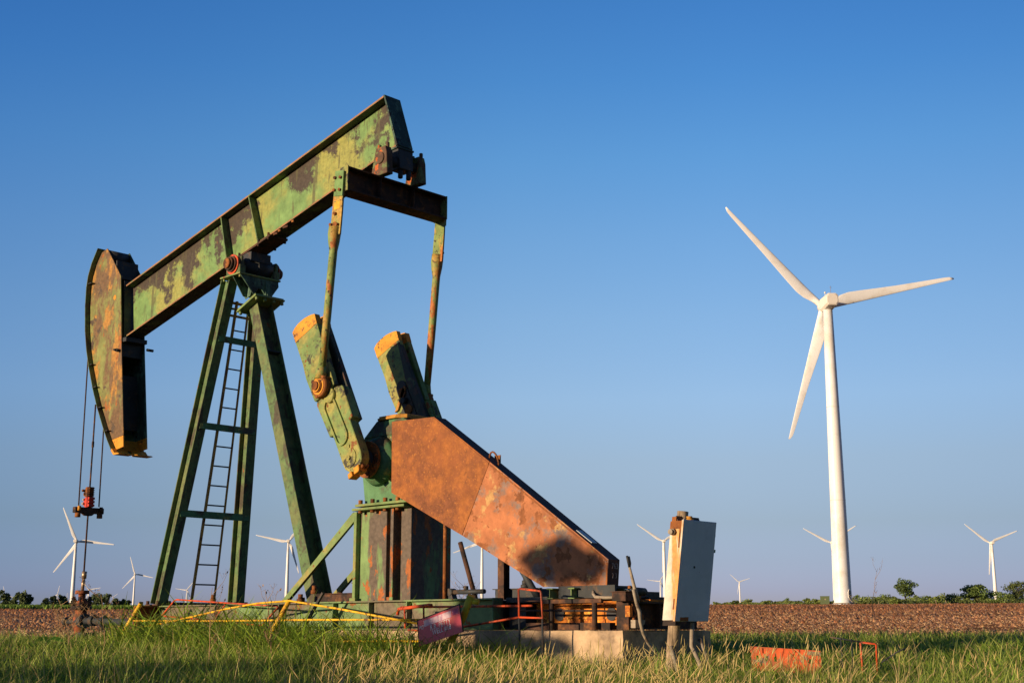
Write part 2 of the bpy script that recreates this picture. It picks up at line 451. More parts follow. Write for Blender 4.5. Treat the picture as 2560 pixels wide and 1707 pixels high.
M['signwhite'] = weathered('sign_white_patch', (0.70, 0.50, 0.55), [dict(c=(0.45, 0.18, 0.32), s=14, t=0.55, w=0.06, st=(3, 1, 0.5), a=0.8)], bump=0)
M['lettering'] = weathered('sign_lettering', (0.90, 0.84, 0.80), [], bump=0)
M['chalk'] = weathered('chalk', (0.38, 0.28, 0.25), [], bump=0)
M['tagyellow'] = weathered('tag_yellow', (0.70, 0.42, 0.03), [dict(c=(0.12, 0.16, 0.08), s=12, t=0.58, w=0.03, st=(0.4, 1, 2.5))], bump=0)
M['tagblack'] = weathered('tag_black', (0.03, 0.03, 0.03), [], bump=0)
M['bark'] = weathered('bark', (0.13, 0.09, 0.06), [], rough=0.95)
M['stalk'] = weathered('dry_stem', (0.34, 0.22, 0.11), [], bump=0)

# ================================================================== PUMP JACK
S = 11.34                      # its long plane of symmetry (y)
pj = empty('pump_jack', (-15.0, S, 1.0), 'weathered green and rust oil pump jack with its horse head up on the left', 'pump jack')

# ---- walking beam
TL, TR, BL, BR = (-20.17, 6.82), (-13.39, 8.32), (-20.05, 5.89), (-13.10, 7.49)
def onl(a, b, x):
    return a[1] + (b[1] - a[1]) * (x - a[0]) / (b[0] - a[0])
fl1 = MB().prism([TL, TR, (TR[0] + .006, TR[1] - .028), (TL[0] + .006, TL[1] - .028)], S - .14, S + .14)
fl2 = MB().prism([(BL[0] - .006, BL[1] + .026), (BR[0] - .006, BR[1] + .026), BR, BL], S - .14, S + .14)
wb = MB().prism([(TL[0] + .006, TL[1] - .028), (TR[0] + .006, TR[1] - .028), (BR[0] - .006, BR[1] + .026), (BL[0] - .006, BL[1] + .026)], S - .009, S + .009)
beam = part('walking_beam', wb, M['beam'], pj, .003)
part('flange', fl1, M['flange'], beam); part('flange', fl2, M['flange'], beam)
ep = MB().prism([(TR[0], TR[1] + .01), (TR[0] + .03, TR[1] + .005), (BR[0] + .03, BR[1] + .02), (BR[0], BR[1] + .0)], S - .145, S + .145)
ep.box(BR[0] - .12, BR[0] + .05, S - .15, S + .15, BR[1] - .03, BR[1] - .003)
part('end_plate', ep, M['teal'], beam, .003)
for xt, xb in ((-17.36, -17.12), (-16.61, -16.31)):
    z0 = onl(BL, BR, xb) + .03; z1 = onl(TL, TR, xt) - .03
    for sg in (-1, 1):
        a, b = sorted((S + sg * .0095, S + sg * .135))
        part('stiffener', MB().prism([(xt, z1), (xt + .022, z1 + .004), (xb + .022, z0 + .004), (xb, z0)], a, b), M['leg'], beam)
# clamp plates and bolts under the beam at the saddle
sb = MB()
sb.prism([(-17.0, onl(BL, BR, -17.0) - .032), (-15.95, onl(BL, BR, -15.95) - .032), (-15.95, onl(BL, BR, -15.95) - .002), (-17.0, onl(BL, BR, -17.0) - .002)], S - .17, S + .17)
for x in (-16.95, -16.75, -16.25, -16.0):
    for y in (S - .155, S + .155):
        zz = onl(BL, BR, x)
        sb.bolt((x, y, zz - .06), (0, 0, 1), .02, .11)
part('clamp_plate', sb, M['drust'], beam)
wd = MB()
for k, (x, w) in enumerate(((-15.9, .10), (-15.78, .06), (-15.66, .12), (-15.45, .05))):
    zz = onl(BL, BR, x)
    wd.box(x, x + w, S - .142, S - .12, zz - .035, zz - .004)
part('rust_scale', wd, M['rust'], beam)
re_ = MB()
re_.prism([(TL[0], TL[1] - .001), (TR[0], TR[1] - .001), (TR[0] + .006, TR[1] - .027), (TL[0] + .006, TL[1] - .027)], S - .1425, S - .1402)
re_.prism([(BL[0] - .006, BL[1] + .025), (BR[0] - .006, BR[1] + .025), (BR[0], BR[1] + .001), (BL[0], BL[1] + .001)], S - .1425, S - .1402)
part('rusty_edge', re_, M['edge'], beam)

# ---- horse head
HH = [(-20.76, 7.58), (-20.94, 7.54), (-21.10, 7.36), (-21.20, 7.14), (-21.235, 6.94), (-21.23, 6.59), (-21.17, 6.14), (-21.07, 5.77),
      (-20.94, 5.44), (-20.75, 5.04), (-20.55, 4.69), (-20.34, 4.37), (-20.16, 4.12)]
HHR = [(-19.80, 4.16), (-20.03, 5.57), (-20.23, 6.98)]
hh_root = MB()
hh_root.prism(HH + HHR, S - .225, S - .205)
hhp = part('horse_head', hh_root, M['head'], pj, .003)
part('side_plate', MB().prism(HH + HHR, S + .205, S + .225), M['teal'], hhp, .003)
TIP = [(-20.158, 4.117), (-20.00, 3.94), (-19.775, 3.97), (-19.803, 4.157)]
for a, b in ((S - .225, S - .205), (S + .205, S + .225)):
    part('tip_plate', MB().prism(TIP, a, b), M['tip'], hhp)
# curved wireline track (sheet along the front)
tr = MB()
pts = [(-20.93, 7.60)] + [(x - .012, z + .004) for x, z in HH[2:]] + [(-20.0, 3.92), (-19.92, 3.86)]
# smooth the arc
sm = []
for i in range(len(pts) - 1):
    for k in range(3):
        t = k / 3
        sm.append((pts[i][0] * (1 - t) + pts[i + 1][0] * t, pts[i][1] * (1 - t) + pts[i + 1][1] * t))
sm.append(pts[-1])
for i in range(len(sm) - 1):
    (x0, z0), (x1, z1) = sm[i], sm[i + 1]
    y0, y1 = S - .315, S + .315
    tr.hexa([(x0, y0, z0), (x0, y1, z0), (x1, y1, z1), (x1, y0, z1)], [(x0 - .014, y0, z0 + .002), (x0 - .014, y1, z0 + .002), (x1 - .014, y1, z1 + .002), (x1 - .014, y0, z1 + .002)])
part('wireline_track', tr, M['leg'], hhp)
tt = MB()
for yy0, yy1 in ((S - .316, S - .04), (S + .04, S + .316)):
    tt.prism([(-20.02, 3.915), (-19.93, 3.835), (-19.74, 3.84), (-19.78, 3.86), (-19.90, 3.87), (-19.99, 3.95)], yy0, yy1)
tt.prism([(-20.15, 4.09), (-20.0, 3.93), (-19.97, 3.94), (-20.1, 4.12)], S - .2, S + .2)
part('track_toe', tt, M['tip'], hhp)
gs = MB()
for x, z in ((-20.99, 5.50), (-20.79, 5.08), (-20.57, 4.70), (-20.30, 4.27), (-21.2, 7.0)):
    gs.box(x - .045, x + .09, S - .30, S - .226, z, z + .012)
    gs.box(x - .045, x + .09, S + .226, S + .30, z, z + .012)
part('gusset', gs, M['steel'], hhp)
ip = MB()
ip.prism([(-20.14, 4.30), (-20.10, 4.30), (-20.22, 5.25), (-20.26, 5.25)], S - .205, S + .205)
ip.prism([(-20.22, 5.55), (-20.10, 5.55), (-20.10, 5.78), (-20.22, 5.78)], S - .205, S + .205)
ip.prism([(-20.33, 5.8), (-20.30, 5.8), (-20.42, 7.3), (-20.45, 7.3)], S - .205, S + .205)
ip.box(-20.80, -20.62, S - .205, S + .205, 7.26, 7.30)
ip.box(-20.50, -20.22, S - .205, S + .205, 6.93, 6.98)
part('inner_plate', ip, M['steel'], hhp)
part('top_roller', MB().tube([(-20.82, S - .19, 7.45), (-20.82, S + .19, 7.45)], .12, 16), M['steel'], hhp)
pn = MB().tube([(-20.10, S - .30, 5.64), (-20.10, S - .22, 5.64)], .03, 8)
pn.tube([(-20.10, S - .34, 5.64), (-20.10, S - .30, 5.64)], .018, 8)
pn.tube([(-19.98, S + .22, 5.70), (-19.98, S + .34, 5.70)], .025, 8)
part('latch_pin', pn, M['steel'], hhp)
part('spot_plug', MB().disc((-20.38, S - .228, 6.62), (0, 1, 0), .045, .004, 14), M['tip'], hhp)
sd = MB()
sd.prism([(-20.16, 5.80), (-20.10, 5.80), (-20.20, 6.9), (-20.26, 6.9)], S - .16, S + .16)
sd.box(-20.25, -19.95, S - .2, S + .2, 5.79, 5.86)
part('beam_saddle', sd, M['steel'], hhp)

# ---- tail bearing + equalizer
tb = MB()
for sg in (-1, 1):
    a, b = sorted((S + sg * .25, S + sg * .36))
    tb.prism([(-13.36, 7.04), (-13.02, 7.04), (-13.04, 7.34), (-13.07, 7.44), (-13.26, 7.44), (-13.29, 7.34)], a, b)
    for x in (-13.25, -13.08):
        tb.tube([(x, (a + b) / 2, 7.30), (x, (a + b) / 2, 7.50)], .026, 8)
    tb.disc((-13.165, S + sg * .36, 7.28), (0, sg, 0), .085, .02, 18)
M['bearing'] = weathered('bearing_patchy', (0.10, 0.06, 0.04), [dict(c=(0.13, 0.16, 0.07), s=6, t=0.54, w=0.03), dict(c=(0.45, 0.11, 0.03), s=5, t=0.62, w=0.02)], rough=.8, bump=.4)
ebp = part('equalizer_bearing', tb, M['bearing'], pj, .006)
part('bearing_shaft', MB().tube([(-13.165, S - .25, 7.28), (-13.165, S + .25, 7.28)], .075, 16), M['steel'], ebp)
mb_ = MB().hexa([(-13.24, S - .10, 7.17), (-13.04, S - .10, 7.17), (-13.04, S + .13, 7.17), (-13.24, S + .13, 7.17)],
                [(-13.34, S - .13, 7.46), (-13.06, S - .13, 7.46), (-13.06, S + .14, 7.46), (-13.34, S + .14, 7.46)])
mb_.tube([(-13.10, S - .05, 7.05), (-13.10, S - .05, 7.18)], .035, 8).tube([(-13.08, S + .08, 7.05), (-13.08, S + .08, 7.18)], .035, 8)
part('housing', mb_, M['steel'], ebp, .008)
part('side_gusset', MB().box(-13.46, -13.30, S - .135, S - .10, 7.40, 7.56), M['gear'], ebp)
eq = MB()
zt, zbm = 7.035, 6.70
eq.box(-13.44, -13.18, S - .89, S + .89, zt - .022, zt)
eq.box(-13.44, -13.18, S - .89, S + .89, zbm, zbm + .022)
eq.box(-13.32, -13.30, S - .89, S + .89, zbm + .022, zt - .022)
for yy in (-.30, .30):
    eq.box(-13.30, -13.20, S + yy - .006, S + yy + .006, zbm + .022, zt - .022)
eqp = part('equalizer_beam', eq, M['drust'], pj, .003)
for sg in (-1, 1):
    a, b = sorted((S + sg * .89, S + sg * .905))
    part('end_plate', MB().box(-13.445, -13.175, a, b, zbm - .004, zt + .004), M['crank'], eqp)

# ---- pitman arms, crank arms with counterweights (near and far sides)
A_OUT = [(-14.36, 4.95), (-14.31, 5.01), (-14.24, 5.055), (-14.17, 5.085), (-14.10, 5.11), (-14.03, 5.125), (-13.95, 5.135), (-13.88, 5.135)]
TIPB = [(-13.825, 5.00), (-14.285, 4.80)]
BODY = [(-14.285, 4.80), (-13.825, 5.00), (-13.42, 4.12), (-13.50, 4.06), (-13.80, 3.93), (-13.83, 3.95), (-14.02, 4.26), (-14.11, 4.48)]
LOW = [(-13.80, 3.925), (-13.48, 4.06), (-13.40, 4.09), (-13.27, 4.09), (-13.05, 3.66), (-13.10, 3.62), (-12.87, 3.20), (-12.845, 3.10), (-12.88, 3.0),
       (-12.96, 2.945), (-13.07, 2.94), (-13.17, 2.99), (-13.23, 3.08), (-13.44, 3.45), (-13.50, 3.43), (-13.79, 3.87)]
def stadium(p, q, r, n=10):
    p = Vector((p[0], p[1])); q = Vector((q[0], q[1])); t = (q - p).normalized(); a0 = math.atan2(t.y, t.x)
    out = []
    for k in range(n + 1):
        a = a0 - math.pi / 2 + math.pi * k / n; out.append((q.x + r * math.cos(a), q.y + r * math.sin(a)))
    for k in range(n + 1):
        a = a0 + math.pi / 2 + math.pi * k / n; out.append((p.x + r * math.cos(a), p.y + r * math.sin(a)))
    return out
for sg in (1, -1):
    Y = lambda a: S - sg * a                     # a = distance outwards from the symmetry plane
    def pr(mb, poly, a0, a1): mb.prism(poly, Y(a0), Y(a1)); return mb
    ck = MB(); pr(ck, LOW, .715, .825); pr(ck, [(x * .93 - 13.3 * .07, z * .95 + 3.5 * .05) for x, z in LOW], .662, .715)
    cpart = part('crank_arm', ck, M['crank'], pj, .008)
    # counterweight: two plates with a groove between
    cw = MB(); pr(cw, BODY, .76, .845)
    bkp = MB(); pr(bkp, BODY, .60, .67)
    inner = [(x * .72 + -13.88 * .28 - .02, z * .93 + 4.5 * .07) for x, z in BODY]
    pr(cw, inner, .67, .76)
    cwp = part('counterweight', cw, M['crank'], cpart, .006)
    part('back_plate', bkp, M['backplate'] if sg == 1 else M['crank'], cpart, .006)  # near plate only: darker copy of the paint for its shaded edge
    tp = MB(); pr(tp, A_OUT + TIPB, .76, .845); pr(tp, A_OUT + TIPB, .60, .67)
    part('painted_tip', tp, M['tip'], cpart)
    # adjusting rails and long strip beside the lower arm
    rl = MB()
    pr(rl, [(-13.86, 4.98), (-13.825, 4.99), (-13.115, 3.655), (-13.22, 3.60), (-13.50, 3.36), (-13.80, 3.86), (-13.60, 4.2)], .598, .668)
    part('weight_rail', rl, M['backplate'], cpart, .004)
    # long slot with raised rim on the outside face
    so = stadium((-13.24, 3.42), (-13.50, 3.84), .125); si = stadium((-13.24, 3.42), (-13.50, 3.84), .095)
    rm = MB(); n = len(so)
    for i in range(n):
        j = (i + 1) % n
        rm.hexa([(so[i][0], Y(.822), so[i][1]), (so[j][0], Y(.822), so[j][1]), (si[j][0], Y(.822), si[j][1]), (si[i][0], Y(.822), si[i][1])],
                [(so[i][0], Y(.85), so[i][1]), (so[j][0], Y(.85), so[j][1]), (si[j][0], Y(.85), si[j][1]), (si[i][0], Y(.85), si[i][1])])
    part('slot_rim', rm, M['crank'], cpart)
    # inner side slot and bosses
    ins = MB(); pr(ins, stadium((-13.45, 3.75), (-13.74, 4.30), .10), .585, .60)
    part('inner_slot', ins, M['steel'], cpart)
    bs = MB()
    for x, z in ((-13.70, 4.22), (-13.56, 3.97)):
        bs.disc((x, Y(.585), z), (0, sg, 0), .07, .02, 16)
    part('boss', bs, M['rust'], cpart)
    bo = MB().disc((-13.635, Y(.58), 4.10), (0, sg, 0), .045, .06, 8)
    part('inner_bolt', bo, M['steel'], cpart)
    lip = MB(); pr(lip, [(-13.84, 3.96), (-13.78, 3.98), (-13.62, 4.28), (-13.66, 4.32)], .565, .60)
    part('slot_lip', lip, M['ochre'], cpart)
    # crank end: disc, nut, clamp block painted orange with bolts
    ed = MB().disc((-13.07, Y(.822), 3.13), (0, -sg, 0), .125, .018, 24)
    ed.disc((-13.07, Y(.84), 3.13), (0, -sg, 0), .03, .02, 12)
    ed.box(-13.13, -13.08, min(Y(.822), Y(.84)), max(Y(.822), Y(.84)), 3.25, 3.30)
    part('end_cap', ed, M['crank'], cpart)
    cb = MB()
    cb.hexa([(-13.06, Y(.855), 2.85), (-12.98, Y(.855), 2.89), (-12.98, Y(.72), 2.89), (-13.06, Y(.72), 2.85)],
            [(-13.08, Y(.855), 2.915), (-13.01, Y(.855), 2.955), (-13.01, Y(.72), 2.955), (-13.08, Y(.72), 2.915)])
    cb.hexa([(-12.95, Y(.855), 2.905), (-12.85, Y(.855), 2.945), (-12.85, Y(.72), 2.945), (-12.95, Y(.72), 2.905)],
            [(-12.97, Y(.855), 2.985), (-12.87, Y(.855), 3.03), (-12.87, Y(.72), 3.03), (-12.97, Y(.72), 2.985)])
    part('clamp_block', cb, M['tip'], cpart, .006)
    nb = MB()
    for a in (.73, .80):
        nb.disc((-12.865, Y(a), 2.99), (.6, 0, .6), .022, .05, 6)
    part('clamp_bolt', nb, M['rust'], cpart)
    # pitman
    pm = MB()
    pm.prism([(-13.40, 6.98), (-13.22, 6.95), (-13.25, 6.42), (-13.28, 6.10), (-13.49, 6.12), (-13.45, 6.50)], Y(.905), Y(.93))
    pm.tube([(-13.385, Y(.925), 6.22), (-13.40, Y(.925), 6.12), (-13.405, Y(.925), 6.02), (-13.41, Y(.925), 5.9), (-13.50, Y(.925), 5.0), (-13.575, Y(.925), 4.32)],
            [.085, .088, .078, .056, .054, .048], 14)
    pm.tube([(-13.575, Y(.925), 4.40), (-13.60, Y(.925), 4.20)], [.05, .085], 12)
    pmat = M['pitman']
    pmp = part('pitman_arm', pm, pmat, pj)
    pl = MB().prism([(-13.395, 7.0), (-13.215, 6.97), (-13.235, 6.62), (-13.415, 6.65)], Y(.93), Y(.943))
    part('splice_plate', pl, M['beam'], pmp)
    bt = MB()
    for x, z in ((-13.385, 6.90), (-13.27, 6.88), (-13.395, 6.73), (-13.28, 6.71), (-13.375, 6.40), (-13.45, 6.26), (-13.32, 6.24)):
        bt.disc((x, Y(.93), z), (0, -sg, 0), .022, .04, 8)
    bt.disc((-13.385, Y(.93), 6.25), (0, -sg, 0), .042, .012, 16)
    part('bolt', bt, M['rust'], pmp)
    tg = MB().box(-13.41, -13.29, min(Y(.931), Y(.934)), max(Y(.931), Y(.934)), 6.46, 6.585)
    if sg == 1:
        part('warning_tag', tg, M['tagyellow'], pmp)
    pb = MB().disc((-13.60, Y(.86), 4.10), (0, -sg, 0), .14, .10, 28)
    for a in (.9, 2.6, 4.5):
        pb.disc((-13.60 + .135 * math.cos(a), Y(.84), 4.10 + .135 * math.sin(a)), (0, -sg, 0), .026, .13, 8)
    pbp = part('wrist_pin_bearing', pb, M['rust'], pmp)
    rg = MB(); rg.disc((-13.60, Y(.955), 4.10), (0, -sg, 0), .115, .012, 28)
    part('bearing_ring', rg, M['tip'], pbp)
    part('bearing_ring', MB().disc((-13.60, Y(.965), 4.10), (0, -sg, 0), .088, .02, 28), M['rust'], pbp)
    part('bearing_ring', MB().disc((-13.60, Y(.98), 4.10), (0, -sg, 0), .078, .022, 28), M['tip'], pbp)
    part('bearing_cap', MB().disc((-13.60, Y(.99), 4.10), (0, -sg, 0), .06, .035, 24), M['rust'], pbp)
    wp = MB().tube([(-13.60, Y(.66), 4.02), (-13.60, Y(.87), 4.10)], .07, 16)
    wp.tube([(-13.50, Y(.80), 3.98), (-13.50, Y(.87), 3.98)], .10, 20)
    part('wrist_pin', wp, M['crank'], pmp)

# ---- gear reducer on its pedestal
hb = MB()
hb.tube([(-13.07, S - .66, 3.13), (-13.07, S + .66, 3.13)], .13, 24)
g = MB()
g.prism([(-13.35, 2.586), (-12.30, 2.586), (-12.30, 3.45), (-13.41, 3.45), (-13.41, 2.95)], 11.0, 11.68)
g.hexa([(-13.41, 11.0, 3.45), (-12.3, 11.0, 3.45), (-12.3, 11.68, 3.45), (-13.41, 11.68, 3.45)],
       [(-13.22, 11.06, 3.67), (-12.7, 11.06, 3.67), (-12.7, 11.60, 3.67), (-13.22, 11.60, 3.67)])
gb = part('gearbox', g, M['gear'], pj, .012)
part('crankshaft', hb, M['steel'], gb)
for sg in (1, -1):
    fl = MB().tube([(-13.07, S - sg * .34, 3.13), (-13.07, S - sg * .40, 3.13), (-13.07, S - sg * .52, 3.13)], [.33, .30, .20], 32)
    part('bearing_flange', fl, M['gear'], gb)
    ring = MB().tube([(-13.07, S - sg * .52, 3.13), (-13.07, S - sg * .56, 3.13)], .235, 32)
    for k in range(8):
        a = k * math.pi / 4 + .2
        ring.bolt((-13.07 + .20 * math.cos(a), S - sg * .56, 3.13 + .20 * math.sin(a)), (0, -sg, 0), .018, .02)
    part('seal_ring', ring, M['rust'], gb)
ld = MB()
oc = [(-13.25, 11.12), (-13.15, 11.02), (-12.80, 11.02), (-12.68, 11.12), (-12.68, 11.54), (-12.80, 11.64), (-13.15, 11.64), (-13.25, 11.54)]
ld.prism(oc, 3.67, 3.695, 'z').prism([((x + 12.96) * .95 - 12.96, (y - S) * .94 + S) for x, y in oc], 3.697, 3.72, 'z')
vs = [((x + 12.96) * .94 - 12.96, (y - S) * .92 + S, 3.72) for x, y in oc] + [((x + 12.96) * .5 - 12.96, (y - S) * .5 + S, 3.75) for x, y in oc]
ld.add(vs, [[8, 9, 10, 11, 12, 13, 14, 15]] + [(i, (i + 1) % 8, 8 + (i + 1) % 8, 8 + i) for i in range(8)])
part('lid', ld, M['ochre'], gb, .003)
ped = MB()
ped.box(-13.42, -12.90, 11.0, 11.68, 1.35, 2.50).box(-12.62, -12.43, 11.0, 11.68, 1.35, 2.50).box(-12.90, -12.62, 11.2, 11.5, 1.35, 2.50)
pd = part('gearbox_pedestal', ped, M['pedestal'], pj, .004)
for x0, x1 in ((-13.475, -13.42), (-12.745, -12.69)):
    fb = MB().box(x0, x1, 10.93, 11.2, 1.36, 2.495).box(x0 - .03, x1 + .03, 10.91, 10.94, 1.352, 1.40)
    part('column', fb, M['brace'] if x0 < -13 else M['pedestal'], pd, .003)
bf = MB().box(-13.40, -12.30, 10.88, 11.80, 2.552, 2.584).box(-13.44, -12.42, 10.86, 11.82, 2.502, 2.532)
part('base_flange', bf, M['brace'], pd, .003)
bb = MB()
for x in (-13.34, -13.10, -12.85, -12.61):
    bb.bolt((x, 10.925, 2.584), (0, 0, 1), .03, .055); bb.bolt((x, 10.925, 2.502), (0, 0, -1), .03, .035)
for x in (-13.28, -13.02, -12.78):
    bb.bolt((x, 11.76, 2.584), (0, 0, 1), .03, .055)
part('flange_bolt', bb, M['rust'], pd)
for yy in (10.96, 11.72):
    ad = MB().prism([(-15.06, 1.36), (-14.93, 1.36), (-13.45, 2.42), (-13.50, 2.50)], yy, yy + .014)
    ad.prism([(-15.06, 1.36), (-14.98, 1.36), (-13.50, 2.44), (-13.55, 2.50)], yy + .014, yy + .09)
    part('diagonal_brace', ad, M['brace'], pd)
part('upright_pipe', MB().tube([(-12.0, 11.18, 1.35), (-12.0, 11.18, 2.5)], .026, 12), M['rust'], pd)

# ---- belt guard: a flat sheet-metal casing with a bend, two side panels meeting at a seam
G0, G1 = 10.865, 11.055
GO = [(-12.675, 3.585), (-11.885, 3.56), (-10.915, 2.925), (-9.125, 1.73), (-9.15, 1.45), (-10.07, 1.465), (-11.37, 2.09), (-12.66, 2.685)]
core = MB().prism([(x * .9985 - 11 * .0015, z * .998 + 2.4 * .002) for x, z in GO], G0 + .004, G1)
gd = part('belt_guard', core, M['guard_top'], pj, .003)
part('side_panel', MB().prism([GO[0], GO[1], GO[2], GO[6], GO[7]], G0 - .004, G0 + .003), M['guard_rust'], gd, label='plain rusted side panel of the belt guard')
part('side_panel', MB().prism([(GO[2][0] + .006, GO[2][1] - .004), GO[3], GO[4], GO[5], (GO[6][0] + .006, GO[6][1] - .002)], G0 - .004, G0 + .003), M['guard_paint'], gd, label='faded salmon painted side panel with rust spots')
seam = MB()
def lip_(p, q, w=.02):
    seam.bar((p[0], G0 - .006, p[1]), (q[0], G0 - .006, q[1]), w, .006, (0, 1, 0))
lip_((-11.37, 2.10), (-10.915, 2.92), .012)
lip_((-11.90, 3.545), (-9.14, 1.715), .018)
lip_((-9.142, 1.70), (-9.16, 1.36), .02)
part('seam_strip', seam, M['guard_rust'], gd)
hd = MB()
arc = []
for k in range(9):
    a = math.pi * k / 8
    arc.append((-10.93 - .0 + .09 * math.cos(a) * .85, G0 + .09, 2.93 + .09 * math.cos(a) * -.57 + .11 * math.sin(a)))
hd.tube(arc, .011, 8)
part('lifting_handle', hd, M['rust'], gd)
part('patch_plate', MB().hexa([(-9.62, G0 + .05, 2.062), (-9.40, G0 + .05, 1.916), (-9.40, G0 + .14, 1.916), (-9.62, G0 + .14, 2.062)],
                              [(-9.618, G0 + .05, 2.068), (-9.398, G0 + .05, 1.922), (-9.398, G0 + .14, 1.922), (-9.618, G0 + .14, 2.068)]), M['cabdoor'], gd)
def text_part(name, s, parent, mat, size, origin, xdir, ydir, extrude=.0008, top=False, sx=1.0, label=None, cat=None):
    c = bpy.data.curves.new(name, 'FONT'); c.body = s; c.size = size; c.extrude = extrude; c.align_x = 'CENTER'; c.align_y = 'CENTER'; c.space_character = 1.08
    t = bpy.data.objects.new(name, c); COL.objects.link(t)
    bpy.context.view_layer.update()
    me = bpy.data.meshes.new_from_object(t.evaluated_get(bpy.context.evaluated_depsgraph_get()))
    bpy.data.objects.remove(t)
    xd = Vector(xdir).normalized(); yd = Vector(ydir); yd = yd.normalized(); zd = xd.cross(yd).normalized()
    ro = rootloc(parent)
    for v in me.vertices:
        p = Vector(origin) + xd * v.co.x * sx + yd * v.co.y + zd * v.co.z - ro
        v.co = p
    me.materials.clear(); me.materials.append(mat)
    o = bpy.data.objects.new(name, me)
    return link(o, parent)
text_part('chalk_mark', '763', gd, M['chalk'], .085, (-9.118, G0 + .095, 1.66), (0, 1, 0), (0, 0, 1), sx=.8)
text_part('chalk_mark', '2 3', gd, M['chalk'], .075, (-9.122, G0 + .09, 1.56), (0, 1, 0), (0, 0, 1), sx=.8)
gbk = MB().prism([(-9.13, 1.45), (-9.09, 1.45), (-9.09, 1.36), (-8.86, 1.40), (-8.86, 1.385), (-9.13, 1.34)], G0 + .0, G0 + .03)
gbk.bolt((-9.10, G0 - .01, 1.41), (0, -1, 0), .015, .02).bolt((-9.0, G1, 1.42), (0, 0, 1), .02, .04)
part('bracket', gbk, M['rust'], gd)

# ---- samson post
def legc(z): return -17.655 + .18 * (z - 1.4) * .97, .675 - .083 * (z - 1.4)
for sg in (-1, 1):
    xb_, hb_ = legc(1.36); xt_, ht_ = legc(6.24)
    lg = MB().ibeam((xb_, S + sg * hb_, 1.36), (xt_, S + sg * ht_, 6.24), .155, .235, .018, .014, (1, 0, 0))
    lp = part('front_leg', lg, M['leg'], pj, .003)
    ft = MB().box(xb_ - .17, xb_ + .17, S + sg * hb_ - .12, S + sg * hb_ + .12, 1.352, 1.372)
    for dx in (-.14, .14):
        for dy in (-.095, .095):
            ft.bolt((xb_ + dx, S + sg * hb_ + dy, 1.372), (0, 0, 1), .028, .05)
    part('foot_plate', ft, M['drust'], lp)
for z, tk in ((2.70, .105), (4.01, .10), (5.33, .095)):
    xc, hc = legc(z)
    cbm = MB().box(xc + .10, xc + .125, S - hc - .04, S + hc + .04, z - tk / 2, z + tk / 2)
    cbm.box(xc + .04, xc + .10, S - hc + .03, S + hc - .03, z + tk / 2 - .01, z + tk / 2)
    part('cross_bar', cbm, M['gear'], pj)
# rear leg
rl0 = Vector((-14.645, S, 1.36)); rl1 = Vector((-16.34, S, 5.80))
rg = MB().ibeam(rl0, rl1, .215, .285, .02, .014, (0, 1, 0))
tdir = (rl1 - rl0).normalized(); sdir = tdir.cross(Vector((0, 1, 0)))
rlp = part('rear_leg', rg, M['leg'], pj, .003)
q = rl0 + tdir * 3.92
part('stiffener', MB().bar(q - tdir * .008, q + tdir * .008, .19, .245, (0, 1, 0)), M['steel'], rlp)
rf = MB().box(-14.88, -14.40, S - .20, S + .20, 1.352, 1.374)
for dx in (-.19, .19):
    rf.bolt((-14.64 + dx, S - .17, 1.374), (0, 0, 1), .035, .06); rf.bolt((-14.64 + dx, S + .17, 1.374), (0, 0, 1), .04, .13)
part('foot_plate', rf, M['drust'], rlp)
# sloped flange at top of rear leg
fn = MB(); c0 = rl1 + tdir * .0
fn.bar(c0, c0 + tdir * .022, .52, .54, (0, 1, 0)); fn.bar(c0 + tdir * .026, c0 + tdir * .046, .50, .52, (0, 1, 0))
sx_ = tdir.cross(Vector((0, 1, 0))).normalized()
for a in (-.22, .22):
    for b in (-.23, -.08, .08, .23):
        fn.bolt(c0 + sx_ * a + Vector((0, b, 0)), -tdir, .026, .05)
part('flange', fn, M['brace'], rlp, .002)
# trapezoid head bracket and top plate
hd_ = MB()
hd_.prism([(S - .36, 6.262), (S + .34, 6.262), (S + .35, 6.18), (S + .21, 5.98), (S + .1, 5.99), (S + .09, 6.03), (S + .04, 6.09), (S - .02, 6.09), (S - .07, 6.03), (S - .08, 5.985), (S - .10, 5.985)], -16.41, -16.39, 'x')
hd_.prism([(S - .36, 6.262), (S + .36, 6.262), (S + .22, 5.98), (S - .16, 5.98)], -16.60, -16.585, 'x')
hd_.prism([(-16.88, 6.262), (-16.39, 6.262), (-16.39, 6.20), (-16.50, 5.98), (-16.62, 5.95), (-16.72, 6.1)], S - .10, S - .086)
hd_.prism([(-16.60, 6.262), (-16.39, 6.262), (-16.30, 5.90), (-16.60, 5.84)], S + .10, S + .114)
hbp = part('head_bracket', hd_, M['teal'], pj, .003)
tpz = MB().box(-16.90, -16.37, S - .385, S + .37, 6.264, 6.288)
for dx in (-.22, .2):
    for dy in (-.34, .33):
        tpz.bolt((-16.63 + dx, S + dy, 6.264), (0, 0, -1), .02, .04)
part('top_plate', tpz, M['brace'], hbp, .002)
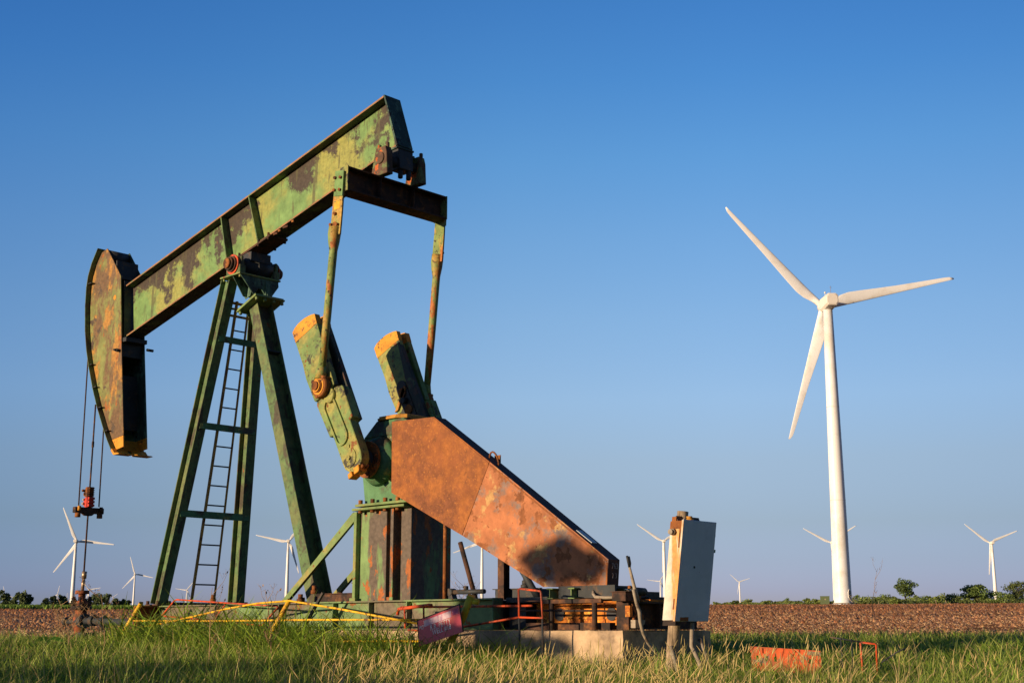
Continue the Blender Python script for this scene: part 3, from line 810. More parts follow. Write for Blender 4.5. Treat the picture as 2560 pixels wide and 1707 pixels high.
# centre bearing
cbx = MB()
for sg in (-1, 1):
    a, b = sorted((S + sg * .26, S + sg * .37))
    cbx.box(-16.76, -16.40, a, b, 6.289, 6.42)
    cbx.prism([(-16.72, 6.42), (-16.44, 6.42), (-16.44, 6.50), (-16.49, 6.55), (-16.67, 6.55), (-16.72, 6.50)], a, b)
    for x in (-16.72, -16.44):
        cbx.tube([(x, (a + b) / 2, 6.30), (x, (a + b) / 2, 6.56)], .026, 8)
cbp = part('saddle_bearing', cbx, M['leg'], pj, .008)
for sg in (-1, 1):
    dsk = MB().tube([(-16.58, S + sg * .37, 6.44), (-16.58, S + sg * .39, 6.44)], .155, 28)
    part('bearing_flange', dsk, M['redpaint'], cbp)
    dk2 = MB().tube([(-16.58, S + sg * .39, 6.44), (-16.58, S + sg * .42, 6.44)], .125, 28).tube([(-16.58, S + sg * .42, 6.44), (-16.58, S + sg * .465, 6.44)], .10, 24)
    part('bearing_cover', dk2, M['drust'], cbp)
    part('bearing_cap', MB().tube([(-16.58, S + sg * .465, 6.44), (-16.58, S + sg * .50, 6.44)], .078, 24), M['rust'], cbp)
shf = MB().tube([(-16.56, S - .26, 6.46), (-16.56, S - .18, 6.46), (-16.56, S - .18, 6.46), (-16.56, S + .02, 6.46), (-16.56, S + .02, 6.46), (-16.56, S + .26, 6.46)], [.09, .09, .115, .115, .145, .145], 24)
shf.box(-16.70, -16.42, S - .16, S + .2, 6.52, onl(BL, BR, -16.56) - .03)
part('centre_shaft', shf, M['steel'], cbp)

# ---- ladder with a short safety hoop
lad = MB()
def lx(z): return -17.55 + .157 * (z - 1.35), .207 - .020 * (z - 1.35)
x0, h0 = lx(1.36); x1, h1 = lx(5.95)
for sg in (-1, 1):
    lad.bar((x0, S + sg * h0, 1.36), (x1, S + sg * h1, 5.95), .035, .012, (0, 1, 0))
    lad.bar((x0 + .012, S + sg * (h0 - .012), 1.36), (x1 + .012, S + sg * (h1 - .012), 5.95), .012, .03, (0, 1, 0))
ldp = part('ladder', lad, M['ochre'], pj)
rgm = None
for k in range(15):
    z = 1.67 + .295 * k
    x, h = lx(z)
    part('rung', MB().tube([(x, S - h, z), (x, S + h, z)], .0115, 8), M['steel'], ldp)
hp = MB()
hoop = []
for k in range(13):
    a = math.pi * k / 12
    hoop.append((-16.86 - .36 * math.sin(a), S - .30 * math.cos(a), 5.93))
for i in range(12):
    hp.bar(hoop[i], hoop[i + 1], .006, .035, (0, 0, 1))
part('safety_hoop', hp, M['brace'], ldp)
hb2 = MB().box(-16.86, -16.84, S - .30, S + .30, 5.90, 5.94).box(-16.86, -16.84, S - .3, S + .3, 5.70, 5.735)
part('stand_off', hb2, M['ochre'], ldp)

# ---- skid
sk = MB().ibeam((-17.95, 10.68, 1.175), (-10.60, 10.68, 1.175), .16, .35, .02, .013, (0, 0, 1))
skp = part('skid', sk, M['skid'], pj, .003)
part('rail', MB().ibeam((-17.95, 12.0, 1.175), (-10.60, 12.0, 1.175), .16, .35, .02, .013, (0, 0, 1)), M['steel'], skp)
sfx = MB()
for x in (-16.1, -14.6, -13.45, -12.75, -12.05):
    sfx.box(x, x + .014, 10.601, 10.673, 1.021, 1.329)
part('stiffener', sfx, M['skid'], skp)
part('rail_end', MB().box(-10.60, -10.585, 10.60, 10.76, 1.0, 1.352), M['gear'], skp)
for x in (-14.45, -13.6, -12.3, -10.75):
    part('cross_member', MB().ibeam((x, 10.765, 1.18), (x, 11.915, 1.18), .14, .30, .016, .012, (0, 0, 1)), M['drust'], skp)
lc = MB().ibeam((-17.66, 10.32, 1.17), (-17.66, 12.3, 1.17), .22, .35, .018, .012, (0, 0, 1))
lc.box(-17.77, -17.75, 10.322, 10.58, .95, 1.33)
lc.bolt((-17.70, 10.40, 1.345), (0, 0, 1), .03, .06)
part('cross_member', lc, M['rust'], skp)
cm2 = MB().box(-17.8, -17.45, 10.75, 11.93, 1.352, 1.40).box(-14.35, -13.52, 11.0, 11.1, 1.352, 1.46).box(-14.35, -13.52, 11.0, 11.2, 1.455, 1.47).box(-15.6, -14.9, 11.1, 11.6, 1.352, 1.385)
cm2.box(-13.8, -13.55, 11.3, 11.32, 1.47, 1.6).box(-13.85, -13.5, 11.22, 11.4, 1.60, 1.612)
part('tie_channel', cm2, M['drust'], skp)
kb = MB()
for x, y, z in ((-17.05, 11.2, 1.40), (-14.42, 11.05, 1.47), (-14.36, 10.78, 1.352)):
    kb.bolt((x, y, z), (0, 0, 1), .05, .05).bolt((x, y, z + .05), (0, 0, 1), .035, .06)
part('anchor_bolt', kb, M['rust'], skp)
# motor end of the skid
mr_ = MB().box(-10.30, -8.80, 11.0, 11.02, 1.05, 1.285).box(-10.30, -8.80, 10.94, 11.08, 1.02, 1.036).box(-10.30, -8.80, 10.94, 11.08, 1.285, 1.30)
mr_.box(-10.30, -8.80, 10.985, 11.0, 1.115, 1.135)
part('inner_rail', mr_, M['orange_rust'], skp)
ph = MB()
for x in (-9.94, -9.20):
    ph.disc((x, 10.984, 1.165), (0, 1, 0), .07, .003, 18)
part('rail_hole', ph, M['dark'], skp)
ec = MB().box(-8.80, -8.78, 10.70, 11.93, 1.02, 1.28).box(-8.80, -8.70, 10.70, 11.93, 1.265, 1.285).box(-8.80, -8.70, 10.70, 11.93, 1.004, 1.022)
ec.box(-8.80, -8.70, 11.18, 11.195, 1.02, 1.265).box(-8.86, -8.70, 10.66, 10.695, 1.004, 1.285)
part('end_channel', ec, M['drust'], skp, .002)
bk = MB().box(-10.58, -8.82, 11.85, 11.93, 1.004, 1.30).box(-10.58, -10.32, 10.85, 11.85, 1.02, 1.27).box(-10.58, -8.9, 11.25, 11.93, 1.31, 1.345)
bk.box(-10.58, -9.95, 10.80, 11.93, 1.30, 1.355)
part('back_channel', bk, M['steel'], skp)
tbm = MB().box(-8.95, -8.74, 10.9, 11.6, 1.286, 1.30).box(-8.9, -8.76, 11.1, 11.7, 1.302, 1.312)
part('timber_plate', tbm, M['orange_rust'], skp)
tbw = MB().box(-10.15, -8.95, 10.66, 10.75, 1.002, 1.075)
part('timber', tbw, M['drust'], skp)
gr = MB().box(-9.84, -9.0, 10.585, 10.625, 1.275, 1.318).box(-10.12, -9.842, 10.59, 10.62, 1.30, 1.312)
grp = part('guard_rail', gr, M['drust'], skp, .002)
for x in (-9.71, -9.105):
    part('post', MB().tube([(x, 10.605, 1.002), (x, 10.605, 1.275)], .028, 14), M['drust'], grp)
part('mid_rail', MB().tube([(-10.2, 10.60, 1.205), (-9.05, 10.62, 1.195), (-8.83, 10.68, 1.18)], .011, 8), M['drust'], grp)
mtr = MB()
for x in (-9.79, -9.48):
    mtr.ibeam((x, 10.66, 1.382), (x, 11.6, 1.382), .09, .115, .014, .012, (0, 0, 1))
mp = part('motor_base', mtr, M['brace'], pj, .002)
mot = MB().box(-9.9, -9.3, 11.1, 11.5, 1.44, 1.47).tube([(-10.1, 11.30, 1.56), (-9.5, 11.30, 1.56)], .10, 20)
mot.box(-9.74, -8.95, 10.75, 10.78, 1.33, 1.46).box(-9.44, -8.95, 10.9, 11.5, 1.33, 1.40)
part('motor', mot, M['steel'], mp)
jb = MB().box(-8.80, -8.62, 10.52, 10.68, 1.285, 1.375)
jbp = part('junction_box', jb, M['drust'], pj, .004)
part('lid', MB().box(-8.81, -8.61, 10.51, 10.69, 1.376, 1.384), M['drust'], jbp)
part('hose', MB().tube([(-9.28, 10.8, 1.44), (-9.22, 10.72, 1.37), (-9.12, 10.64, 1.335), (-8.95, 10.60, 1.325), (-8.80, 10.60, 1.325)], .017, 10), M['conduit'], jbp)
# brake / guard supports behind the belt guard
sp = MB().ibeam((-11.14, 11.33, 1.352), (-11.14, 11.33, 2.4), .10, .10, .008, .008, (0, 1, 0))
part('guard_post', sp, M['drust'], gd)
part('upright_strip', MB().box(-11.07, -10.97, 11.10, 11.108, 2.3, 3.03), M['rust'], gd)
d1 = MB().tube([(-11.58, 11.3, 1.36), (-11.86, 11.3, 2.05)], .03, 10)
part('guard_strut', d1, M['drust'], gd)
d2 = MB().tube([(-10.60, 11.35, 1.36), (-11.06, 11.35, 1.95)], .042, 10)
part('guard_strut', d2, M['steel'], gd)
bx = MB().box(-11.35, -10.62, 11.40, 11.75, 1.352, 1.47).box(-11.38, -10.6, 11.38, 11.42, 1.47, 1.48)
bx.bolt((-11.2, 11.42, 1.48), (0, 0, 1), .04, .05).bolt((-10.88, 11.42, 1.48), (0, 0, 1), .05, .04).bolt((-10.88, 11.42, 1.52), (0, 0, 1), .035, .05).bolt((-10.88, 11.42, 1.56), (0, 0, 1), .02, .04)
part('brake_base', bx, M['steel'], skp)
br = MB().tube([(-11.93, 11.25, 1.45), (-11.38, 11.25, 1.45)], .028, 12).disc((-11.95, 11.20, 1.45), (0, 1, 0), .045, .1, 12)
br.prism([(-12.02, 1.353), (-11.88, 1.353), (-11.92, 1.44), (-11.98, 1.44)], 11.21, 11.29).tube([(-11.70, 11.25, 1.47), (-11.70, 11.25, 1.52)], .03, 8)
part('brake_cylinder', br, M['steel'], skp)

# ---- bridle: two wire ropes, carrier bar, rod clamps and polished rod
wr = MB()
for sg in (-1, 1):
    yy = S + sg * .19
    fr_ = [(-20.98, 7.55), (-21.13, 7.36), (-21.235, 7.14), (-21.265, 6.94), (-21.262, 6.6), (-21.25, 6.0), (-21.215, 3.09)]
    rp = MB().tube([(x, yy, z) for x, z in fr_], .0125, 8)
    part('wire_rope', rp, M['cable'], pj)
bar_ = MB()
bar_.prism([(S - .27, 3.065), (S + .27, 3.065), (S + .27, 2.965), (S + .10, 2.965), (S + .05, 2.925), (S - .06, 2.925), (S - .12, 2.965), (S - .27, 2.965)], -21.27, -21.17, 'x')
cbr = part('carrier_bar', bar_, M['drust'], pj, .008)
for sg in (-1, 1):
    so_ = MB().tube([(-21.20, S + sg * .205, 2.965), (-21.20, S + sg * .205, 2.89)], .048, 14)
    part('rope_socket', so_, M['rust'], cbr)
    pq = MB().tube([(-21.16, S + sg * .205, 3.08), (-21.16, S + sg * .205, 3.0)], .03, 10)
    part('rope_clip', pq, M['tip'] if sg < 0 else M['drust'], cbr)
pr_ = MB().tube([(-21.22, S, 4.87), (-21.22, S, 4.22), (-21.22, S, 4.21), (-21.22, S, 4.12), (-21.22, S, 4.11), (-21.23, S, 1.93)],
                [.014, .014, .022, .022, .014, .015], 10)
part('polished_rod', pr_, M['drust'], cbr)
c1 = MB().prism([(-21.32, 3.34), (-21.26, 3.42), (-21.17, 3.42), (-21.17, 3.255), (-21.30, 3.255), (-21.32, 3.28)], S - .055, S + .055)
for k in range(5):
    c1.box(-21.17, -21.135, S - .05, S + .05, 3.265 + k * .032, 3.278 + k * .032)
c1.tube([(-21.30, S - .055, 3.36), (-21.30, S - .10, 3.36)], .022, 8).box(-21.30, -21.27, S - .075, S - .055, 3.28, 3.32)
part('rod_clamp', c1, M['rust'], cbr, .003)
c2 = MB().prism([(-21.31, 3.22), (-21.24, 3.25), (-21.16, 3.25), (-21.16, 3.07), (-21.24, 3.07), (-21.31, 3.10)], S - .055, S + .055)
for k in range(3):
    c2.box(-21.16, -21.12, S - .055, S + .055, 3.08 + k * .06, 3.12 + k * .06)
part('rod_clamp', c2, M['clampred'], cbr, .003)
c3 = MB().box(-21.31, -21.27, S - .08, S - .056, 3.19, 3.22).tube([(-21.29, S - .056, 3.135), (-21.29, S - .09, 3.135)], .022, 10)
part('clamp_bolt', c3, M['chalk'], cbr)

# ================================================================== FOUNDATION, WELLHEAD, RAILS, SIGN
def noisy_block(x0, x1, y0, y1, z0, z1, step, amp, seed):
    rnd = random.Random(seed)
    bm = bmesh.new()
    nx = max(1, int((x1 - x0) / step)); ny = max(1, int((y1 - y0) / step)); nz = max(1, int((z1 - z0) / step))
    mb = MB(); idx = {}
    def vid(i, j, k):
        if (i, j, k) not in idx:
            e = (i in (0, nx)) + (j in (0, ny)) + (k in (0, nz))
            a = amp * (2.5 if e >= 2 else 1)
            p = [x0 + (x1 - x0) * i / nx, y0 + (y1 - y0) * j / ny, z0 + (z1 - z0) * k / nz]
            c = [(x0 + x1) / 2, (y0 + y1) / 2, (z0 + z1) / 2]
            if i in (0, nx): p[0] -= math.copysign(rnd.random() * a, p[0] - c[0])
            if j in (0, ny): p[1] -= math.copysign(rnd.random() * a, p[1] - c[1])
            if k in (0, nz): p[2] -= math.copysign(rnd.random() * a * (.7 if e >= 2 else .15), p[2] - c[2])
            idx[(i, j, k)] = len(mb.v); mb.v.append(tuple(p))
        return idx[(i, j, k)]
    def quad(a, b, c, d): mb.f.append([a, b, c, d]); mb.s.append(False)
    for i in range(nx):
        for j in range(ny):
            for k in (0, nz): quad(vid(i, j, k), vid(i + 1, j, k), vid(i + 1, j + 1, k), vid(i, j + 1, k))
    for i in range(nx):
        for k in range(nz):
            for j in (0, ny): quad(vid(i, j, k), vid(i + 1, j, k), vid(i + 1, j, k + 1), vid(i, j, k + 1))
    for j in range(ny):
        for k in range(nz):
            for i in (0, nx): quad(vid(i, j, k), vid(i, j + 1, k), vid(i, j + 1, k + 1), vid(i, j, k + 1))
    return mb
solo('concrete_foundation', noisy_block(-17.9, -8.71, 10.57, 12.10, 0.1, 0.998, .09, .006, 3), M['concrete'],
     'long grey tan concrete block under the pump jack skid', 'foundation')

wx = -21.24
wh = empty('wellhead', (wx, S, .8), 'rusty red wellhead with bolted stuffing box and dark side pipes, below the horse head', 'wellhead')
part('casing', MB().tube([(wx, S, .6), (wx, S, .98), (wx, S, 1.0), (wx, S, 1.06), (wx, S, 1.07), (wx, S, 1.24), (wx, S, 1.25), (wx, S, 1.34)],
                         [.085, .085, .10, .10, .12, .12, .10, .10], 20), M['well'], wh)
part('flange', MB().tube([(wx, S, 1.34), (wx, S, 1.40)], .175, 24).tube([(wx, S, .86), (wx, S, .90)], .16, 20), M['drust'], wh)
sbx = MB().tube([(wx, S, 1.40), (wx, S, 1.48), (wx, S, 1.49), (wx, S, 1.60), (wx, S, 1.60), (wx, S, 1.66)], [.11, .09, .06, .06, .12, .115], 18)
part('stuffing_box', sbx, M['well'], wh)
part('gland_rod', MB().tube([(wx - .01, S, 1.6), (wx + .03, S, 1.94)], .028, 12).tube([(wx + .02, S, 1.86), (wx + .035, S, 1.98)], .042, 12), M['rod'], wh)
sb2 = MB()
for k in range(6):
    a = k * math.pi / 3 + .4
    x, y = wx + .15 * math.cos(a), S + .15 * math.sin(a)
    sb2.tube([(x, y, 1.36), (x, y, 1.56)], .016, 8).disc((x, y, 1.50), (0, 0, 1), .03, .03, 6).disc((x, y, 1.40), (0, 0, 1), .03, .05, 6)
part('stud', sb2, M['drust'], wh)
tbn = MB().tube([(wx - .03, S, 1.14), (wx - .40, S - .05, 1.145)], .045, 14).tube([(wx - .36, S - .05, 1.145), (wx - .44, S - .05, 1.145)], .07, 8)
part('side_outlet', tbn, M['steel'], wh)
fp = MB().tube([(wx + .10, S, 1.15), (wx + .3, S - .02, 1.15), (-18.6, S - .2, 1.10), (-18.1, S - .3, 1.09)], .055, 14)
fp.tube([(wx + .44, S - .03, 1.15), (wx + .56, S - .03, 1.15)], .09, 12).tube([(wx + .5, S - .03, 1.15), (wx + .5, S - .03, 1.26)], .035, 10).tube([(wx + .84, S - .06, 1.13), (wx + .94, S - .06, 1.13)], .085, 12).tube([(wx + .89, S - .06, 1.0), (wx + .89, S - .06, 1.24)], .03, 10)
fp.tube([(wx - .02, S, 1.14), (wx + .18, S, 1.15)], .12, 14)
part('flow_line', fp, M['steel'], wh)
part('base_block', MB().box(wx + .08, wx + .30, S - .12, S + .12, .82, .96), M['steel'], wh)

# yellow safety rail lying in front of the skid
yr = empty('yellow_safety_rail', (-14, 9.95, .9), 'bent yellow pipe railing on slanting posts, in the weeds before the skid', 'railing')
part('post', MB().tube([(-16.94, 9.95, 1.37), (-17.46, 9.95, .89), (-17.68, 9.95, .72)], .030, 14), M['yellow'], yr)
part('post', MB().tube([(-13.47, 9.95, 1.36), (-13.97, 9.95, .80), (-14.10, 9.95, .65)], .030, 14), M['yellow'], yr)
part('post', MB().tube([(-10.30, 9.98, 1.36), (-10.41, 9.98, 1.15), (-10.62, 9.98, .86), (-10.8, 9.98, .6)], .040, 14).tube([(-10.30, 10.0, 1.30), (-10.24, 10.04, 1.29)], .03, 8), M['olive'], yr, label='olive yellow post behind the red sign')
part('top_rail', MB().tube([(-16.85, 9.93, 1.04), (-16.2, 9.93, 1.10), (-14.82, 9.93, 1.265), (-14.1, 9.93, 1.33), (-13.44, 9.93, 1.35), (-12.46, 9.93, 1.24), (-11.09, 9.93, 1.07)], .0125, 10), M['yellow'], yr)
part('middle_rail', MB().tube([(-17.25, 9.97, 1.13), (-15, 9.97, 1.115), (-13, 9.97, 1.12), (-11.05, 9.97, 1.11)], .0125, 10), M['yellow'], yr)
part('bottom_rail', MB().tube([(-17.42, 9.97, .86), (-15, 9.97, .855), (-11.08, 9.97, .88)], .0125, 10), M['yellow'], yr)

def frame_obj(name, segs, r, mat, label, cat, group=None, origin=None):
    root = empty(name, origin, label, cat, group)
    for nm, pts, *rest in segs:
        part(nm, MB().tube(pts, rest[0] if rest else r, 8), rest[1] if len(rest) > 1 else mat, root)
    return root
y = 10.15
frame_obj('red_rail_frame', [
    ('tube_frame', [(-16.70, y, 1.20), (-16.40, y, 1.40), (-16.34, y, 1.412), (-15.1, y, 1.348), (-13.99, y, 1.293), (-13.975, y, 1.28), (-14.31, y, 1.06), (-14.40, y, 1.06), (-15.5, y, 1.13), (-16.66, y, 1.19)]),
    ('cross_tube', [(-15.15, y, 1.33), (-15.38, y, 1.16)])], .0115, M['redpaint'],
    'long four-sided red orange tube frame leaning by the ladder foot', 'rail frame', 'red tube rail frames', (-15.2, y, 1.0))
y = 10.2
frame_obj('red_rail_frame', [
    ('top_tube', [(-11.74, y, 1.17), (-11.72, y, 1.235), (-11.46, y, 1.255), (-11.22, y, 1.272), (-11.16, y, 1.27)], .019),
    ('top_tube', [(-11.72, y + .03, 1.255), (-9.64, y + .03, 1.248)], .0125),
    ('upright', [(-11.295, y, 1.26), (-11.29, y, 1.13)], .011),
    ('upright', [(-11.62, y, 1.235), (-11.60, y, 1.02)], .011),
    ('lower_tube', [(-11.55, y, 1.0), (-11.2, y, .985), (-10.64, y, 1.035), (-9.80, y, 1.13)], .0115)], .0145, M['redpaint'],
    'low red tube rail passing behind the well sign', 'rail frame', 'red tube rail frames', (-11, y, 1.0))
frame_obj('red_rail_frame', [
    ('tube_frame', [(-9.80, y, 1.13), (-9.81, y, 1.42), (-9.79, y, 1.425), (-9.50, y, 1.395), (-9.485, y, 1.38), (-9.465, y, 1.12), (-9.80, y, 1.13)], .0115),
    ('leg', [(-9.80, y, 1.128), (-9.79, y, .60)], .010, M['steel']),
    ('leg', [(-9.468, y, 1.115), (-9.465, y, .60)], .010, M['steel'])], .0115, M['redpaint'],
    'small upright red square frame on two thin dark legs below the belt guard', 'rail frame', 'red tube rail frames', (-9.65, y, 1.0))
solo('steel_angle', MB().bar((-13.26, 10.3, 1.45), (-13.62, 10.3, 1.04), .03, .03), M['steel'], 'dark steel bar leaning against the skid beside the rear leg', 'steel bar')

# well sign
sg_root = empty('well_sign', (-10.65, 9.85, 1.0), 'tilted dark red rectangular sign with faded white lettering, in front of the olive post', 'sign')
P0, P1, P2, P3 = Vector((-11.0, 9.85, 1.10)), Vector((-10.35, 9.85, 1.262)), Vector((-10.29, 9.85, .98)), Vector((-10.965, 9.85, .828))
def sq(u, v, dy=0.0):
    a = P3.lerp(P2, u); b = P0.lerp(P1, u); p = a.lerp(b, v); return Vector((p.x, p.y + dy, p.z))
def plate(mb, u0, u1, v0, v1, dy0, dy1):
    return mb.hexa([sq(u0, v0, dy0), sq(u1, v0, dy0), sq(u1, v1, dy0), sq(u0, v1, dy0)], [sq(u0, v0, dy1), sq(u1, v0, dy1), sq(u1, v1, dy1), sq(u0, v1, dy1)])
part('panel', plate(MB(), 0, 1, 0, 1, 0, .004), M['signred'], sg_root)
ed_ = MB(); plate(ed_, -.006, 1.006, .985, 1.025, -.002, .012); plate(ed_, -.016, .0, -.005, 1.02, -.002, .012); plate(ed_, 1.0, 1.01, -.005, 1.02, -.002, .012)
part('edging', ed_, M['tagblack'], sg_root)
part('pale_band', plate(MB(), .145, .80, .665, .905, -.002, 0), M['signwhite'], sg_root)
part('pink_square', plate(MB(), .825, .965, .70, .90, -.002, 0), M['signpink'], sg_root)
ux = (sq(1, .5) - sq(0, .5)).normalized(); uz = (sq(.5, 1) - sq(.5, 0)).normalized()
text_part('lettering', 'R.R. PETTY', sg_root, M['lettering'], .078, sq(.53, .535, -.003), ux, uz, sx=.82)
text_part('lettering', 'WELL #18', sg_root, M['lettering'], .078, sq(.55, .33, -.003), ux, uz, sx=.82)
text_part('lettering', 'PIO', sg_root, M['lettering'], .06, sq(.085, .67, -.003), ux, uz, sx=.75)
part('back_strut', MB().tube([(-10.65, 9.875, 1.05), (-10.62, 9.95, 1.05)], .012, 8), M['steel'], sg_root)

# control cabinet on a leaning timber post, cut cables and conduit
def leaned(base, k):
    b = Vector(base); return lambda p: b + Vector((p[0], p[1], p[2])) + _rt * (k * p[2])
L_ = leaned((-7.75, 10.20, 1.09), .116)
def lbox(mb, x0, x1, y0, y1, z0, z1):
    f = L_
    return mb.hexa([f((x0, y0, z0)), f((x1, y0, z0)), f((x1, y1, z0)), f((x0, y1, z0))], [f((x0, y0, z1)), f((x1, y0, z1)), f((x1, y1, z1)), f((x0, y1, z1))])
wpost = MB().tube([(-8.02, 10.41, .2), (-7.99, 10.445, .8), (-7.90, 10.555, 2.14)], [.060, .058, .055], 14)
solo('wooden_post', wpost, M['wood'], 'weathered round wooden post leaning right behind the metal control cabinet', 'post')
cb_ = empty('control_cabinet', (-7.75, 10.4, 1.09), 'tall pale metal cabinet streaked with rust, leaning on a wooden post', 'cabinet')
part('body', lbox(MB(), -.165, -.022, 0, .51, 0, .93), M['cabinet'], cb_, .004)
dr = lbox(MB(), -.020, 0, -.012, .52, -.01, .945)
drp = part('door', dr, M['cabdoor'], cb_, .004)
part('door_lip', lbox(MB(), -.022, -.001, -.016, -.012, -.008, .94), M['cabinet'], drp)
part('rust_patch', lbox(lbox(MB(), .0005, .002, .06, .13, -.008, .028), .0005, .002, .125, .19, -.008, .03), M['rust'], drp)
part('bullet_hole', MB().disc(L_((0.001, .215, .50)), (1, 0, 0), .013, .002, 10), M['dark'], drp)
part('top_strip', lbox(MB(), -.167, -.022, -.004, .0, .86, .935), M['rust'], cb_)
part('rust_edge', lbox(lbox(MB(), -.05, -.022, -.004, 0, .68, .86), -.05, -.022, -.004, 0, .1, .2), M['rust'], cb_)
part('hub_fitting', MB().disc(L_((-.12, -.001, .83)), (0, -1, 0), .034, .03, 6).disc(L_((-.12, -.03, .83)), (0, -1, 0), .026, .03, 12), M['conduit'], cb_)
for (yy, ww) in ((.02, .09), (.27, .11)):
    bt_ = MB()
    q0 = [(-.16, yy, .93), (-.08, yy, .93), (-.04, yy + ww, 1.0), (-.14, yy + ww, 1.0)]
    bt_.hexa([L_((-.15, yy, .931)), L_((-.09, yy, .931)), L_((-.09, yy + ww, .931)), L_((-.15, yy + ww, .931))],
             [L_((-.15, yy + .03, .99)), L_((-.142, yy + .03, .99)), L_((-.142, yy + ww + .03, .99)), L_((-.15, yy + ww + .03, .99))])
    part('mounting_ear', bt_, M['drust'], cb_)
part('conduit_nut', MB().disc(L_((-.09, .19, .93)), (0, 0, 1), .045, .035, 8).disc(L_((-.09, .19, .965)), (0, 0, 1), .03, .025, 8), M['ochre'], cb_)
part('strap', lbox(MB(), -.17, -.12, .02, .13, .935, .98), M['rust'], cb_)
part('latch', lbox(lbox(MB(), -.03, -.005, .52, .545, .65, .68), -.03, -.01, .52, .532, .80, .83), M['gear'], cb_)
part('bracket', lbox(MB(), -.17, -.02, .02, .10, -.05, -.001), M['drust'], cb_)
for i, pts in enumerate(([(-7.80, 10.52, 1.07), (-7.80, 10.50, .85), (-7.76, 10.56, .70), (-7.74, 10.60, .5)], [(-7.78, 10.60, .92), (-7.74, 10.64, .75), (-7.74, 10.68, .5)])):
    solo('conduit', MB().tube(pts, .022, 10), M['conduit'], ['short grey conduit hanging directly under the control cabinet', 'pale broken conduit stub in the grass under the cabinet'][i], 'conduit', 'conduits under the cabinet')
solo('conduit', MB().tube([(-7.95, 10.36, .85), (-7.92, 10.38, .72), (-7.90, 10.41, .62), (-7.88, 10.44, .35)], .024, 10), M['conduit'], 'grey conduit curling round the foot of the wooden post', 'conduit', 'conduits under the cabinet')
cc = empty('cut_cable', (-8.5, 10.7, .7), 'thick grey power cable looping from the skid end into the grass', 'cable')
X = -8.55
part('flexible_hose', MB().tube([(X, 10.56, 1.40), (X, 10.60, 1.28), (X, 10.65, 1.18), (X, 10.66, 1.08), (X, 10.70, .97), (X, 10.78, .87), (X, 10.90, .78), (X, 11.02, .71), (X, 11.10, .66)], [.016, .018, .020, .018, .017, .017, .016, .016, .015], 12), M['conduit'], cc)
part('stiff_rod', MB().tube([(X, 10.505, 1.62), (X, 10.60, 1.36), (X, 10.64, 1.27)], [.013, .020, .016], 8), M['conduit'], cc)
part('bare_end', MB().tube([(X, 10.505, 1.62), (X, 10.47, 1.73)], .013, 6), M['steel'], cc)
part('bare_end', MB().tube([(X, 10.51, 1.61), (X, 10.52, 1.66), (X, 10.50, 1.725)], .010, 6), M['conduit'], cc)
bp_ = empty('pipe_fitting_bracket', (-8.6, 10.7, 1.1), 'rusty perforated bracket and fitting bolted at the skid corner', 'bracket')
part('plate', MB().prism([(10.61, 1.26), (10.64, 1.26), (10.80, 1.14), (10.79, 1.10), (10.72, 1.11), (10.66, 1.16)], -8.62, -8.61, 'x'), M['rust'], bp_)
part('ring', MB().tube([(-8.62 + 0, 10.70 + .06 * math.cos(a), 1.10 + .05 * math.sin(a)) for a in np.linspace(0, 6.28, 14)], .014, 6), M['rust'], bp_)
part('housing', MB().prism([(10.62, 1.10), (10.78, 1.10), (10.77, 1.06), (10.70, 1.02), (10.62, 1.02)], -8.64, -8.58, 'x'), M['conduit'], bp_)
part('lug', MB().box(-8.66, -8.60, 10.56, 10.60, 1.13, 1.24), M['orange_rust'], bp_)
vv = empty('regulator_valve', (-8.7, 10.9, 1.35), 'small black cylindrical valve on a rusty bracket atop the skid end', 'valve')
part('body', MB().tube([(-8.72, 10.76, 1.385), (-8.72, 10.78, 1.39), (-8.72, 10.95, 1.385), (-8.72, 10.97, 1.38)], [.03, .042, .042, .03], 14), M['steel'], vv)
part('stem', MB().tube([(-8.72, 10.62, 1.375), (-8.72, 10.76, 1.38)], .014, 8).tube([(-8.72, 10.68, 1.376), (-8.72, 10.72, 1.378)], .026, 8), M['steel'], vv)
part('bracket', MB().box(-8.75, -8.69, 10.74, 10.86, 1.31, 1.345).box(-8.76, -8.66, 10.64, 10.95, 1.296, 1.306).box(-8.74, -8.69, 10.75, 10.80, 1.34, 1.36), M['rust'], vv)
part('wire', MB().tube([(-8.72, 10.97, 1.38), (-8.72, 11.01, 1.36), (-8.72, 11.05, 1.365)], .003, 5), M['steel'], vv)

# chipped red channel beam lying in the grass
rb = empty('fallen_beam', (-7.0, 10.9, .6), 'chipped red orange channel beam with punched holes lying in the grass', 'steel beam')
Q0, Q1 = Vector((-7.30, 10.76, .84)), Vector((-6.76, 11.10, .80))
ud = (Q1 - Q0); ul = ud.length; ud.normalize(); nd_ = Vector((ud.y, -ud.x, 0)).normalized(); dn = Vector((0, 0, -1))
def rbx(mb, u0, u1, v0, v1, n0, n1):
    def f(u, v, n): return Q0 + ud * u + dn * v + nd_ * n
    return mb.hexa([f(u0, v0, n0), f(u1, v0, n0), f(u1, v1, n0), f(u0, v1, n0)], [f(u0, v0, n1), f(u1, v0, n1), f(u1, v1, n1), f(u0, v1, n1)])
web = MB()
hl = [(.045, .07), (.125, .155), (.21, .235), (.53, .555)]
ys = (.07, .115)
rbx(web, 0, ul, 0, ys[0], 0, .008); rbx(web, 0, ul, ys[1], .20, 0, .008)
u = 0
for a, b in hl:
    rbx(web, u, a, ys[0], ys[1], 0, .008); u = b
rbx(web, u, ul, ys[0], ys[1], 0, .008)
part('web', web, M['redbeam'], rb)
fl_ = MB(); rbx(fl_, 0, ul, -.010, 0, -.07, .012); rbx(fl_, 0, ul, .20, .21, -.07, .012)
part('flange', fl_, M['redbeam'], rb)
